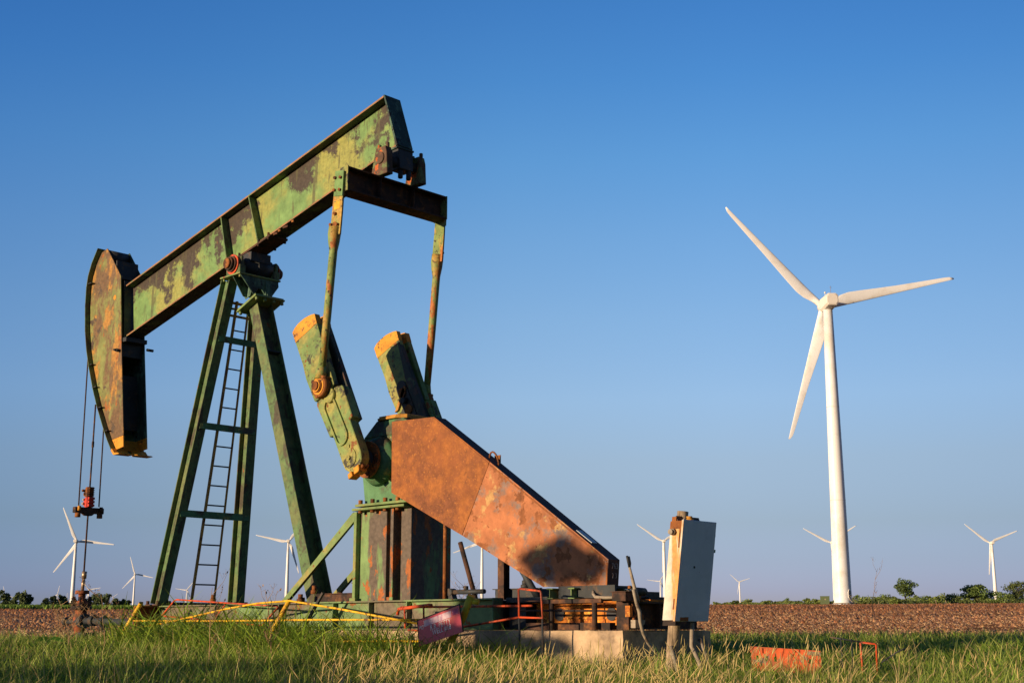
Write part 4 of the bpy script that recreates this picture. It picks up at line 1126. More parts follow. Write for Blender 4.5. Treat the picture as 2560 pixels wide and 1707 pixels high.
cl = MB(); rbx(cl, -.01, .105, .0, .045, .008, .02); rbx(cl, .0, .085, .13, .165, .008, .022)
part('cleat', cl, M['redbeam'], rb)
cl2 = MB(); rbx(cl2, .52, .64, .0, .035, .008, .02)
part('end_tab', cl2, M['wood'], rb)
# red hoop and bent black rail at right
def nearer(pts, k=0.875):
    return [(x * k, y * k, 1 + (z - 1) * k) for x, y, z in pts]
frame_obj('red_hoop', [('hoop', nearer([(-7.43, 13.03, .42), (-7.44, 13.03, .865), (-7.435, 13.035, .872), (-7.31, 13.10, .855), (-7.30, 13.11, .845), (-7.30, 13.10, .42)]))], .0095, M['redpaint'],
          'small square red tube hoop standing in the grass at right', 'hoop', None, (-6.45, 11.43, .6))
frame_obj('black_rail', [('rail', nearer([(-7.73, 12.90, .925), (-7.60, 12.98, .90), (-7.45, 13.05, .875)])),
                         ('upright', nearer([(-7.63, 12.95, .925), (-7.62, 12.95, .45)]), .006), ('upright', nearer([(-7.53, 13.0, .91), (-7.53, 13.0, .45)]), .006),
                         ('brace', nearer([(-7.27, 13.14, .66), (-7.12, 13.22, .77), (-7.04, 13.26, .81)]), .007)], .0075, M['steel'],
          'bent thin black rail on uprights beside the red hoop', 'rail', None, (-6.6, 11.35, .6))

# ================================================================== WIND TURBINES
def blade_mesh():
    mb = MB(); secs = []
    rs = [0.9, 2.0, 3.5, 5.5, 8.0, 12, 17, 22, 27, 32, 35.5, 37.4, 37.9]
    ch = [1.7, 1.75, 2.25, 3.05, 3.35, 3.0, 2.5, 2.05, 1.7, 1.35, 1.1, .85, .4]
    th = [1.7, 1.65, 1.3, .95, .75, .60, .48, .38, .30, .22, .16, .10, .04]
    rr2 = [0.9 + (37.9 - 0.9) * (k / 44.0) ** 1.3 for k in range(45)]
    ch = list(np.interp(rr2, rs, ch)); th = list(np.interp(rr2, rs, th)); rs = rr2
    n = 28; vs = []; fs = []
    for r, c, t in zip(rs, ch, th):
        tw = R(16) * max(0, 1 - r / 30.0)
        le = .85 if r < 4 else .85 + .0 * r
        for k in range(n):
            a = 2 * math.pi * k / n
            x = le - c / 2 + c / 2 * math.cos(a); y_ = t / 2 * math.sin(a) * (1 if r < 3 else (1.0 + .5 * math.cos(a)) * .8)
            X_ = (x - 0) * math.cos(tw) - y_ * math.sin(tw); Y_ = (x - 0) * math.sin(tw) + y_ * math.cos(tw)
            vs.append((X_, Y_ - .0012 * r * r * .3, r))
    m = len(rs)
    for i in range(m - 1):
        for k in range(n):
            fs.append((i * n + k, i * n + (k + 1) % n, (i + 1) * n + (k + 1) % n, (i + 1) * n + k))
    mb.add(vs, fs, True)
    mb.f.append([(m - 1) * n + k for k in range(n)]); mb.s.append(True)
    return mb
def to_mesh(name, mb, mat):
    o = mesh_obj(name, mb, mat); me = o.data; bpy.data.objects.remove(o); return me
TW = MB()
tzs = [0, .6, 20, 40, 60, 77.2]; trs = [2.33, 2.3, 2.1, 1.85, 1.55, 1.25]
TW.tube([(0, 0, z) for z in tzs], trs, 64)
me_tower = to_mesh('tower', TW, M['white'])
me_blade = to_mesh('blade', blade_mesh(), M['white'])
NC = MB()   # local: +y is the rotor side; origin at tower top centre
ncs = [(-4.6, 1.45, 1.35, -1.05), (-4.4, 1.65, 1.85, -1.45), (1.2, 1.70, 1.85, -2.0), (3.2, 1.35, 1.55, -1.5)]
vs = []; n4 = 8
for yv, w, zt_, zb_ in ncs:
    vs += [(-w, yv, zb_ + .5), (-w, yv, zt_ - .55), (-w * .62, yv, zt_), (w * .62, yv, zt_), (w, yv, zt_ - .55), (w, yv, zb_ + .5), (w * .7, yv, zb_), (-w * .7, yv, zb_)]
fs = [[7, 6, 5, 4, 3, 2, 1, 0], [24 + k for k in range(8)]]
for i in range(3):
    for k in range(8):
        fs.append([i * 8 + k, i * 8 + (k + 1) % 8, (i + 1) * 8 + (k + 1) % 8, (i + 1) * 8 + k])
NC.add(vs, fs)
me_nac = to_mesh('nacelle', NC, M['nacelle'])
HB = MB().tube([(0, 3.1, 0), (0, 3.9, 0), (0, 5.0, 0), (0, 5.7, 0), (0, 6.0, 0)], [1.35, 1.55, 1.4, .8, .1], 20)
me_hub = to_mesh('rotor_hub', HB, M['white'])
AX = R(48)      # all rotors face the same wind: away from the camera and to the left

def turbine(hx, hy, D, phase, label, detail=False, yaw=AX):
    a = math.atan((hx - 1280.0) / 3377.7)
    # view ray through the hub
    th_ = R(PITCH)
    fwv = _vd * math.cos(th_) + Vector((0, 0, 1)) * math.sin(th_); upv = _rt.cross(fwv)
    ray = fwv + _rt * ((hx - 1280) / 3300.0) - upv * ((hy - 853.5) / 3300.0)
    ray = ray / math.hypot(ray.x, ray.y) * D
    hub = Vector((ray.x, ray.y, ray.z + 1.0))
    axv = Vector((-math.sin(yaw), math.cos(yaw), 0))
    base = Vector((hub.x - axv.x * (4.3 if detail else 4.3), hub.y - axv.y * 4.3, 0))
    gz = ground_z(base.x, base.y)
    root = empty('wind_turbine', (base.x, base.y, gz), label, 'wind turbine', 'wind turbines on the plain')
    h = hub.z - gz
    t = bpy.data.objects.new('tower', me_tower); t.scale = (1, 1, (h - 1.5) / 77.2); link(t, root)
    nc = bpy.data.objects.new('nacelle', me_nac); nc.location = (0, 0, h); nc.rotation_euler = (0, 0, yaw); link(nc, root)
    hb = bpy.data.objects.new('rotor_hub', me_hub); hb.location = (0, 0, h); hb.rotation_euler = (0, 0, yaw); link(hb, root)
    for k in range(3):
        b = bpy.data.objects.new('blade', me_blade)
        # phase measured counter-clockwise from the right as seen by the camera
        b.rotation_euler = (0, R(90 - (phase + 120 * k)), 0); b.location = (0, 4.3, 0); b.scale = (1, 1, 1.02)
        link(b, hb)
    return root, h
mt, mh = turbine(2057, 768, 366, 14, 'big white wind turbine standing nearest, its tower tall at the edge of the brown field', True)
# door, steps and base ring on the nearest tower; vents and masts on its nacelle
tb0 = mt.location
dd = Vector((-tb0.x, -tb0.y, 0)).normalized(); rr_ = Vector((dd.y, -dd.x, 0))   # rr_ points to camera left
ddir = (dd * math.cos(R(50)) - rr_ * math.sin(R(50)) * 1).normalized()
if ddir.dot(_rt) < 0: ddir = (dd * math.cos(R(50)) + rr_ * math.sin(R(50))).normalized()
side = Vector((-ddir.y, ddir.x, 0))
def oval(mb, c, r1, r2, thick):
    pts = [c + side * (r1 * math.cos(q)) + Vector((0, 0, r2 * math.sin(q))) for q in np.linspace(0, 2 * math.pi, 20, endpoint=False)]
    return mb.add(pts + [p + ddir * thick for p in pts], [list(range(20)), list(range(20, 40))] + [(i, (i + 1) % 20, 20 + (i + 1) % 20, 20 + i) for i in range(20)])
c0 = tb0 + ddir * 2.22 + Vector((0, 0, 2.6))
dfr = part('door', oval(MB(), c0, .62, 1.25, .16), M['nacelle'], mt)
for dz in (-.5, .45):
    part('louvre', MB().bar(c0 + ddir * .17 + Vector((0, 0, dz - .36)), c0 + ddir * .17 + Vector((0, 0, dz + .36)), .04, .55, side), M['conduit'], dfr)
st_ = MB()
for k in range(6):
    p = tb0 + ddir * (2.5 + .25 * (5 - k)) + Vector((0, 0, .2 + .22 * k)); st_.bar(p - side * .5, p + side * .5, .3, .06, (0, 0, 1))
for sd_ in (-.5, .5):
    st_.bar(tb0 + ddir * 4.0 + side * sd_ + Vector((0, 0, 0.1)), tb0 + ddir * 2.4 + side * sd_ + Vector((0, 0, 1.4)), .06, .15, (0, 0, 1))
    st_.tube([tb0 + ddir * 4.0 + side * sd_ + Vector((0, 0, 1.0)), tb0 + ddir * 2.5 + side * sd_ + Vector((0, 0, 2.4))], .04, 6)
    st_.tube([tb0 + ddir * 4.0 + side * sd_ + Vector((0, 0, .1)), tb0 + ddir * 4.0 + side * sd_ + Vector((0, 0, 1.0))], .04, 6)
part('steps', st_, M['conduit'], mt)
bs_ = MB()
for k in range(60):
    q = 2 * math.pi * k / 60; bs_.box(tb0.x + 2.45 * math.cos(q) - .06, tb0.x + 2.45 * math.cos(q) + .06, tb0.y + 2.45 * math.sin(q) - .06, tb0.y + 2.45 * math.sin(q) + .06, tb0.z + .1, tb0.z + .38)
o_ = mesh_obj('anchor_bolt_ring', bs_, M['conduit'], tuple(tb0)); link(o_, mt)
for zj, rj in ((27.0, 2.045), (52.0, 1.70)):
    part('section_joint', MB().tube([tb0 + Vector((0, 0, zj)), tb0 + Vector((0, 0, zj + .16))], rj, 64), M['nacelle'], mt)
part('base_plate', MB().tube([tb0 + Vector((0, 0, -.3)), tb0 + Vector((0, 0, .12))], 2.75, 40), M['white'], mt)
nacm = [c for c in mt.children if c.name.startswith('nacelle')][0]
def npart(name, mb, mat):
    o = mesh_obj(name, mb, mat); link(o, nacm); return o
npart('roof_seam', MB().box(-1.70, 1.70, -4.47, -4.40, .78, .90), M['steel'])
npart('vent', MB().hexa([(-.9, -4.2, -1.42), (-.2, -4.2, -1.42), (-.2, -3.0, -1.54), (-.9, -3.0, -1.54)], [(-.9, -4.2, -1.36), (-.2, -4.2, -1.36), (-.2, -3.0, -1.4), (-.9, -3.0, -1.4)]), M['dark'])
npart('vent', MB().hexa([(.2, -4.2, -1.42), (.9, -4.2, -1.42), (.9, -3.0, -1.54), (.2, -3.0, -1.54)], [(.2, -4.2, -1.36), (.9, -4.2, -1.36), (.9, -3.0, -1.4), (.2, -3.0, -1.4)]), M['dark'])
npart('weather_mast', MB().tube([(-.2, -4.0, 1.8), (-.2, -4.0, 3.9)], .05, 6).tube([(-.5, -4.0, 3.5), (.1, -4.0, 3.5)], .04, 6), M['conduit'])
npart('beacon', MB().tube([(-1.0, -1.5, 1.8), (-1.0, -1.5, 2.5)], .07, 6).tube([(-1.0, -1.5, 2.4), (-1.0, -1.5, 2.55), (-1.0, -1.5, 2.8), (-1.0, -1.5, 2.9)], [.1, .25, .25, .1], 10), M['nacelle'])

for a in [
    (193, 1353, 88, -4, 'white turbine just left of the wellhead rod, largest at the left'),
    (338.5, 1435, 44, -10, 'small white turbine between the wellhead and the pump jack front leg'),
    (722, 1353, 82, 50, 'white turbine seen just left of the pump jack rear leg'),
    (467.7, 1474, 28, 54, 'tiny white turbine seen through the foot of the ladder'),
    (13, 1487, 21.5, -14, 'small turbine above the trees in the far left corner'),
    (223.5, 1474, 27, 12, 'small turbine immediately right of the wellhead stuffing box'),
    (283.5, 1491.8, 13, 41, 'tiniest turbine, over the low trees right of the wellhead'),
    (144.5, 1485, 21, -37, 'small turbine behind the dry weed left of the wellhead'),
    (167.8, 1496, 14, -27, 'tiny turbine low behind the weed, beside the largest left turbine'),
    (1205, 1352, 77, 83, 'turbine half hidden behind the belt guard, its tower showing below the guard'),
    (1658, 1352.6, 77, 28, 'white turbine just left of the leaning control cabinet'),
    (1650, 1452, 32, 55, 'small turbine in front of the skid end, left of the cabinet turbine'),
    (1848, 1454.4, 29, 20, 'small lone turbine between the control cabinet and the big turbine'),
    (2078, 1356, 76, 34, 'turbine hidden behind the big turbine tower with blades showing both sides'),
    (2475.5, 1357, 74, 24, 'white turbine at far right above the bushy trees')]:
    turbine(a[0], a[1], 38.0 / a[2] * 3377.7, a[3], a[4])

x, y = polar(2066, 350)
z = ground_z(x, y)
bx_ = empty('transformer_cabinet', (x, y, z), 'olive green transformer box beside the base of the big turbine', 'transformer')
dv = Vector((-x, -y, 0)).normalized(); sv = Vector((-dv.y, dv.x, 0))
cpt = Vector((x, y, z))
part('body', MB().bar(cpt + Vector((0, 0, -.3)), cpt + Vector((0, 0, 2.0)), 1.6, 2.3, sv), M['padgreen'], bx_, .03)
part('lid', MB().bar(cpt + Vector((0, 0, 2.0)), cpt + Vector((0, 0, 2.08)), 1.7, 2.4, sv), M['padgreen'], bx_)
part('label_plate', MB().bar(cpt + dv * .81 + sv * .1 + Vector((0, 0, 1.1)), cpt + dv * .81 + sv * .1 + Vector((0, 0, 1.45)), .02, .35, sv), M['conduit'], bx_)

# ================================================================== TERRAIN
def sheet(name, ds, mat, jitter=0.0, seed=0, azs=None, fine=None):
    azs = azs if azs is not None else np.radians(np.concatenate([np.arange(-30, 30, .6), np.arange(30, 330, 6)]))
    vs = []; fs = []
    rnd = np.random.default_rng(seed)
    n = len(azs); 
    for d in ds:
        for a in azs:
            v = _vd * math.cos(a) + _rt * math.sin(a)
            x, y = v.x * d, v.y * d
            vs.append((x, y, ground_z(x, y)))
    for i in range(len(ds) - 1):
        for k in range(n):
            fs.append((i * n + k, i * n + (k + 1) % n, (i + 1) * n + (k + 1) % n, (i + 1) * n + k))
    me = bpy.data.meshes.new(name); me.from_pydata(vs, [], fs)
    me.polygons.foreach_set('use_smooth', [True] * len(fs))
    bm = bmesh.new(); bm.from_mesh(me); bmesh.ops.recalc_face_normals(bm, faces=bm.faces)
    if sum(f.normal.z for f in bm.faces) < 0: bmesh.ops.reverse_faces(bm, faces=bm.faces)
    bm.to_mesh(me); bm.free()
    me.materials.append(mat)
    o = bpy.data.objects.new(name, me); COL.objects.link(o)
    return tag(o, kind='structure')
M['ground'] = weathered('grass_soil', (0.075, 0.075, 0.03), [dict(c=(0.13, 0.10, 0.05), s=3, t=.52, w=.06)], rough=1, bump=.5, spec=0)
M['field'] = weathered('ploughed_soil', (0.50, 0.20, 0.08), [
    dict(c=(0.24, 0.10, 0.05), s=2.2, t=.52, w=.06, d=10, r=.75),
    dict(c=(0.50, 0.33, 0.19), s=6.0, t=.60, w=.04, r=.8),
    dict(c=(0.40, 0.16, 0.06), s=.03, t=.55, w=.1, d=4, a=.6)], rough=1, bump=.9, bscale=4, spec=0)
M['far'] = weathered('far_grassland', (0.10, 0.11, 0.045), [dict(c=(0.16, 0.13, 0.06), s=.02, t=.5, w=.08)], rough=1, bump=0, spec=0)
sheet('ground', [0.01, 2, 4, 6, 8, 10, 13, 16, 20, 23, 26], M['ground'])
fo = sheet('ploughed_field', [26, 30, 35, 40, 46, 55, 70, 90, 120, 160, 210, 260, 300, 340], M['field'])
sheet('plain', [340, 400, 500, 800, 1500, 3000, 6000, 12000, 20000], M['far'])

RNG = np.random.default_rng(7)
GA = 5  # noise helper grids
def vnoise(x, y, scale, seed=0):
    """cheap smooth value noise in 0..1"""
    r = np.random.default_rng(seed); g = r.random((64, 64))
    u = x / scale; v = y / scale
    i = np.floor(u).astype(int); j = np.floor(v).astype(int); fu = u - i; fv = v - j
    fu = fu * fu * (3 - 2 * fu); fv = fv * fv * (3 - 2 * fv)
    a = g[i % 64, j % 64]; b = g[(i + 1) % 64, j % 64]; c = g[i % 64, (j + 1) % 64]; d = g[(i + 1) % 64, (j + 1) % 64]
    return a * (1 - fu) * (1 - fv) + b * fu * (1 - fv) + c * (1 - fu) * fv + d * fu * fv
def gz_arr(x, y):
    d = np.hypot(x, y)
    f = x * _vd.x + y * _vd.y; s = x * _rt.x + y * _rt.y
    col = 1280 + 3377.7 * s / np.maximum(f, .01)
    e = (1574 - (1524 - 11 * np.clip((col - 330) / 1370, 0, 1))) / 3377.7
    near = np.interp(d, _pd, _pz)
    mid = 0.985 + (e * 340 + .015) * (d - 35) / 305
    return np.where(d <= 35, near, mid)

def mesh_from_arrays(name, V, F, mat, colors=None, smooth=False):
    """V (n,3); F list of arrays with equal-size faces"""
    me = bpy.data.meshes.new(name)
    me.vertices.add(len(V)); me.vertices.foreach_set('co', V.astype(np.float32).ravel())
    tot = sum(f.size for f in F); nf = sum(len(f) for f in F)
    me.loops.add(tot); me.polygons.add(nf)
    li = np.concatenate([f.ravel() for f in F]).astype(np.int32)
    sizes = np.concatenate([np.full(len(f), f.shape[1], np.int32) for f in F])
    starts = np.concatenate([[0], np.cumsum(sizes)[:-1]]).astype(np.int32)
    me.loops.foreach_set('vertex_index', li)
    me.polygons.foreach_set('loop_start', starts); me.polygons.foreach_set('loop_total', sizes)
    if smooth: me.polygons.foreach_set('use_smooth', np.ones(nf, bool))
    me.update(calc_edges=True)
    if colors is not None:
        at = me.color_attributes.new('tint', 'FLOAT_COLOR', 'POINT')
        at.data.foreach_set('color', np.concatenate([colors, np.ones((len(colors), 1))], 1).astype(np.float32).ravel())
    me.materials.append(mat)
    return me

def foliage_mat(name, trans=0.35, rough=.55, gain=1.0):
    m, nt, b = new_mat(name)
    at = nt.nodes.new('ShaderNodeAttribute'); at.attribute_name = 'tint'
    tr_ = nt.nodes.new('ShaderNodeBsdfTranslucent'); mx = nt.nodes.new('ShaderNodeMixShader')
    nt.links.new(at.outputs['Color'], b.inputs['Base Color']); nt.links.new(at.outputs['Color'], tr_.inputs['Color'])
    b.inputs['Roughness'].default_value = rough; b.inputs['Specular IOR Level'].default_value = .25
    mx.inputs[0].default_value = trans
    nt.links.new(b.outputs[0], mx.inputs[1]); nt.links.new(tr_.outputs[0], mx.inputs[2])
    nt.links.new(mx.outputs[0], nt.nodes['Material Output'].inputs['Surface'])
    return m
M['grass'] = foliage_mat('grass_blades', .3)
M['leaf'] = foliage_mat('tree_leaves', .2)
M['strawm'] = foliage_mat('dry_straw', .15)

def sample_polar(n, d0, d1, amax=24, power=1.0):
    a = np.radians(RNG.uniform(-amax, amax, n)); u = RNG.random(n)
    d = d0 * (d1 / d0) ** (u ** power)                     # density falls off with distance
    vx = _vd.x * np.cos(a) + _rt.x * np.sin(a); vy = _vd.y * np.cos(a) + _rt.y * np.sin(a)
    return vx * d, vy * d, d, np.degrees(a)

def blades(x, y, z, h, w, lean, tint, segs=3, curl=1.0):
    n = len(x)
    th = RNG.uniform(0, 2 * np.pi, n)
    dx, dy = np.cos(th), np.sin(th)
    ph = RNG.uniform(0, 2 * np.pi, n)
    wx_, wy_ = np.cos(ph), np.sin(ph)
    V = []
    for k in range(segs + 1):
        t = k / segs
        off = lean * h * (t ** 1.8) * curl
        zz = z + h * (t - .28 * lean * t * t)
        cx, cy = x + dx * off, y + dy * off
        ww = w * (1 - t) ** .7 * .5 if k else w * .5 * .8
        if k < segs:
            V.append(np.stack([cx - wx_ * ww, cy - wy_ * ww, zz], 1)); V.append(np.stack([cx + wx_ * ww, cy + wy_ * ww, zz], 1))
        else:
            V.append(np.stack([cx, cy, zz], 1))
    m = 2 * segs + 1
    V = np.stack(V, 1).reshape(-1, 3)
    b = (np.arange(n) * m)[:, None]
    Q = [b + np.array([[2 * k, 2 * k + 1, 2 * k + 3, 2 * k + 2]]) for k in range(segs - 1)]
    T = b + np.array([[2 * segs - 2, 2 * segs - 1, 2 * segs]])
    C_ = np.repeat(tint, m, axis=0)
    return V, Q, T, C_

def join(parts_):
    Vs, Qs, Ts, Cs = [], [], [], []; o = 0
    for V, Q, T, C_ in parts_:
        Vs.append(V); Cs.append(C_)
        Qs += [q + o for q in Q]; Ts.append(T + o); o += len(V)
    return np.concatenate(Vs), [np.concatenate(Qs), np.concatenate(Ts)], np.concatenate(Cs)

def col_of(x, y):
    f = x * _vd.x + y * _vd.y; s = x * _rt.x + y * _rt.y
    return 1280 + 3377.7 * s / f
def keep_mask(x, y):
    inside = (x > -18) & (x < -8.66) & (y > 10.5) & (y < 12.15)
    inside |= (np.abs(x + 7.95) < .1) & (np.abs(y - 10.42) < .1)
    return ~inside

# ---- green grass
def grass_tints(n, green, x, y):
    g1 = np.array([0.12, 0.21, 0.025]); g2 = np.array([0.30, 0.42, 0.05]); g3 = np.array([0.60, 0.46, 0.19]); g4 = np.array([0.05, 0.11, 0.025])
    u = RNG.random(n)[:, None]; t = g1 * (1 - u) + g2 * u
    k = RNG.random(n); t[k < green] = g3 * RNG.uniform(.7, 1.2, ((k < green).sum(), 1)); t[(k > .85)] = g4
    return t * RNG.uniform(.8, 1.2, (n, 1))
parts_ = []
N = 300000
x, y, d, a = sample_polar(N, 4.5, 28, 25, .85)
pat = .6 * vnoise(x, y, .55, 3) + .4 * vnoise(x, y, 1.9, 4); pat2 = vnoise(x, y, 3.7, 5)
col = col_of(x, y)
m = keep_mask(x, y) & (RNG.random(N) < .25 + .75 * pat)
# thin out where the field begins
edge = 22.5 + 5 * pat2
m &= d < edge
x, y, d, col, pat, pat2 = x[m], y[m], d[m], col[m], pat[m], pat2[m]
h = RNG.uniform(.08, .26, len(x)) * (.35 + 1.25 * pat)
tall = (y > 9.3) & (y < 10.58) & (x > -17.4) & (x < -11.8)
h = np.where(tall, h * 1.5 + .04, h)
h = np.where(d < 9, h * 1.2, h)
h = np.where(d > 19, h * .75, h)
w = RNG.uniform(.005, .013, len(x)) * np.clip(d / 9, 1, 2.0)
parts_.append(blades(x, y, gz_arr(x, y) - .01, h, w, RNG.uniform(.15, 1.1, len(x)), grass_tints(len(x), .11, x, y)))
# thinner sward beyond the sides of the view
xs_, ys_, ds_, as_ = sample_polar(130000, 4.5, 28, 75, .8)
ms_ = (np.abs(as_) > 24) & keep_mask(xs_, ys_); xs_, ys_, ds_ = xs_[ms_], ys_[ms_], ds_[ms_]
zs_ = np.interp(ds_, _pd, _pz)
parts_.append(blades(xs_, ys_, zs_ - .01, RNG.uniform(.1, .3, len(xs_)), RNG.uniform(.01, .02, len(xs_)) * np.clip(ds_ / 9, 1, 2), RNG.uniform(.15, 1.1, len(xs_)), grass_tints(len(xs_), .11, xs_, ys_)))
# scattered long thin blades that break the top of the sward
n_ = 9000
x2, y2, d2, a2 = sample_polar(n_, 5.2, 24, 25, .9)
m2_ = keep_mask(x2, y2); x2, y2, d2 = x2[m2_], y2[m2_], d2[m2_]
tl_ = np.array([0.34, 0.40, 0.09]) * RNG.uniform(.6, 1.4, (len(x2), 1)); dry_ = RNG.random(len(x2)) < .22; tl_[dry_] = np.array([0.62, 0.46, 0.22]) * .9
parts_.append(blades(x2, y2, gz_arr(x2, y2), RNG.uniform(.28, .5, len(x2)) * np.clip(1.15 - d2 / 45, .6, 1), RNG.uniform(.004, .008, len(x2)) * np.clip(d2 / 10, 1, 2), RNG.uniform(.1, .8, len(x2)), tl_, 5))
# broad-bladed tufts (johnson grass) along the skid and at right
def tufts(cnt, fx, fy, hh, ww, nb, tint_mul=1.0):
    X, Y, Hh, W, TT = [], [], [], [], []
    for _ in range(cnt):
        cx, cy = fx(), fy()
        k = RNG.integers(nb // 2, nb)
        hk = RNG.uniform(.6, 1.15); TT.append(np.full(k, RNG.uniform(.5, 1.35)))
        X.append(cx + RNG.normal(0, .06, k)); Y.append(cy + RNG.normal(0, .06, k)); Hh.append(RNG.uniform(.35, 1.1, k) * hh * hk); W.append(RNG.uniform(.6, 1.3, k) * ww)
    X, Y, Hh, W, TT = map(np.concatenate, (X, Y, Hh, W, TT))
    mk = keep_mask(X, Y); X, Y, Hh, W, TT = X[mk], Y[mk], Hh[mk], W[mk], TT[mk]
    g = np.array([0.14, 0.27, 0.03]) * RNG.uniform(.6, 1.5, (len(X), 1)) + np.array([.14, .08, 0.01]) * RNG.random((len(X), 1))
    parts_.append(blades(X, Y, gz_arr(X, Y) - .01, Hh, W, RNG.uniform(.3, 1.6, len(X)), g * tint_mul * 1.2 * TT[:, None], 4))
tufts(230, lambda: RNG.uniform(-17.2, -12.4), lambda: RNG.uniform(9.4, 10.5), .60, .020, 12)
tufts(260, lambda: RNG.uniform(-16.8, -12.6), lambda: RNG.uniform(9.5, 10.4), .84, .030, 8)
tufts(14, lambda: RNG.uniform(-16.2, -13.2), lambda: RNG.uniform(9.7, 10.3), .92, .028, 5)
tufts(110, lambda: RNG.uniform(-12.6, -10.9), lambda: RNG.uniform(9.6, 10.5), .56, .020, 12)
tufts(30, lambda: RNG.normal(-11.75, .13), lambda: RNG.uniform(9.75, 10.15), .90, .028, 8)
tufts(200, lambda: RNG.uniform(-11.2, -9.7), lambda: RNG.uniform(9.4, 10.4), .56, .015, 12)
tufts(60, lambda: RNG.uniform(-7.0, -6.1), lambda: RNG.uniform(10.2, 11.1), .34, .011, 12)
tufts(420, lambda: RNG.uniform(-11.5, -5.5), lambda: RNG.uniform(5.5, 9.4), .38, .009, 12)
tufts(90, lambda: RNG.uniform(-9.6, -8.6), lambda: RNG.uniform(9.5, 10.45), .30, .012, 12)
tufts(200, lambda: RNG.uniform(-12.6, -8.2), lambda: RNG.uniform(8.2, 9.6), .36, .010, 14)
tufts(120, lambda: RNG.uniform(-8.6, -7.0), lambda: RNG.uniform(10.2, 12.2), .36, .011, 14)
def rpt(c0, c1, d0, d1):
    c = RNG.uniform(c0, c1); D = RNG.uniform(d0, d1); return polar(c, D)
class _P:
    def __init__(s, *a): s.a = a; s.v = None
    def x(s): s.v = rpt(*s.a); return s.v[0]
    def y(s): return s.v[1]
for a_, c_, h_ in (((1800, 2600, 9, 17), 650, .27), ((1300, 1900, 8, 12), 300, .30), ((1850, 2600, 15, 22), 500, .24), ((-50, 420, 12, 22), 250, .26)):
    q = _P(*a_); tufts(c_, q.x, q.y, h_, .010, 16)
V, F, C_ = join(parts_)
go = bpy.data.objects.new('grass', mesh_from_arrays('grass', V, F, M['grass'], C_)); COL.objects.link(go); tag(go, kind='stuff')
print('grass verts', len(V))

# ---- dry seed-headed stalks
def stalks(x, y, h, lean, hl, r, tint):
    n = len(x); z = gz_arr(x, y)
    th = RNG.uniform(0, 2 * np.pi, n)
    # wind: lean mostly to photo right
    th = np.where(RNG.random(n) < .6, math.atan2(_rt.y, _rt.x) + RNG.normal(0, .8, n), th)
    dx, dy = np.cos(th), np.sin(th)
    levels = [(0, .35), (.45, .33), (.78, .30), (.80, .9), (.90, 1.5), (.97, .9), (1.0, .1)]
    V = []
    for t, rr in levels:
        tt = t if t <= .78 else .78 + (t - .78) / .22 * .22
        off = lean * h * tt ** 2
        cz = z + h * (tt - .22 * lean * tt * tt)
        for k in range(3):
            a_ = 2 * np.pi * k / 3
            V.append(np.stack([x + dx * off + r * rr * np.cos(a_), y + dy * off + r * rr * np.sin(a_), cz], 1))
    m = len(levels) * 3
    V = np.stack(V, 1).reshape(-1, 3); b = (np.arange(n) * m)[:, None]
    Q = []
    for i in range(len(levels) - 1):
        for k in range(3):
            Q.append(b + np.array([[i * 3 + k, i * 3 + (k + 1) % 3, (i + 1) * 3 + (k + 1) % 3, (i + 1) * 3 + k]]))
    T = b + np.array([[m - 3, m - 2, m - 1]])
    st_t = np.array([0.20, 0.22, 0.06]); C2 = np.repeat(tint, m, 0).reshape(n, m, 3)
    C2[:, :9] = st_t * RNG.uniform(.8, 1.3, (n, 1, 1))
    return V, Q, T, C2.reshape(-1, 3)
sp_ = []
for cnt, c0, c1, d0, d1, hh in ((820, 760, 1760, 6.0, 10.5, .52), (150, -60, 800, 5.5, 9.0, .44), (320, 1650, 2150, 7.0, 13, .46), (120, 2050, 2620, 8, 14, .38), (260, 900, 1600, 9.5, 11.8, .44)):
    c = RNG.uniform(c0, c1, cnt); D = RNG.uniform(d0, d1, cnt)
    aa = np.arctan((c - 1280) / 3377.7)
    x = (_vd.x * np.cos(aa) + _rt.x * np.sin(aa)) * D; y = (_vd.y * np.cos(aa) + _rt.y * np.sin(aa)) * D
    tn = np.array([0.56, 0.42, 0.18]) * RNG.uniform(.7, 1.25, (cnt, 1)) + np.array([0, .03, 0]) * RNG.random((cnt, 1))
    sp_.append(stalks(x, y, RNG.uniform(.65, 1.1, cnt) * hh, RNG.uniform(.05, .7, cnt), .1, RNG.uniform(.0020, .0033, cnt), tn))
V, F, C_ = join(sp_)
so_ = bpy.data.objects.new('dry_grass_stalks', mesh_from_arrays('dry_grass_stalks', V, F, M['strawm'], C_)); COL.objects.link(so_); tag(so_, kind='stuff')

# ---- soil clods and stubble on the field
N = 230000
x, y, d, a = sample_polar(N, 22.5, 335, 23, 1.1)
col = col_of(x, y); pat2 = vnoise(x, y, 3.7, 5)
m = (d > 22.5 + 5 * pat2) & (vnoise(x, y, 2.2, 9) > .2)
x, y, d = x[m], y[m], d[m]; n = len(x)
sz = RNG.uniform(.02, .085, n) * RNG.choice([.7, 1, 1.6], n, p=[.5, .4, .1]) * np.clip(d / 45, .6, 2.6)
dirs = np.array([[1, 0, 0], [0, 1, 0], [-1, 0, 0], [0, -1, 0], [0, 0, 1.0]])
V = np.stack([x, y, gz_arr(x, y) - .01], 1)[:, None, :] + dirs[None] * sz[:, None, None] * RNG.uniform(.5, 1.25, (n, 5, 1)) * np.array([1, 1, .9])
b = (np.arange(n) * 5)[:, None]
T = np.concatenate([b + np.array([[k, (k + 1) % 4, 4]]) for k in range(4)])
c1 = np.array([0.74, 0.37, 0.165]); c2 = np.array([0.50, 0.19, 0.075])
u = RNG.random(n)[:, None]; tint = (c1 * u + c2 * (1 - u)) * RNG.uniform(.8, 1.2, (n, 1))
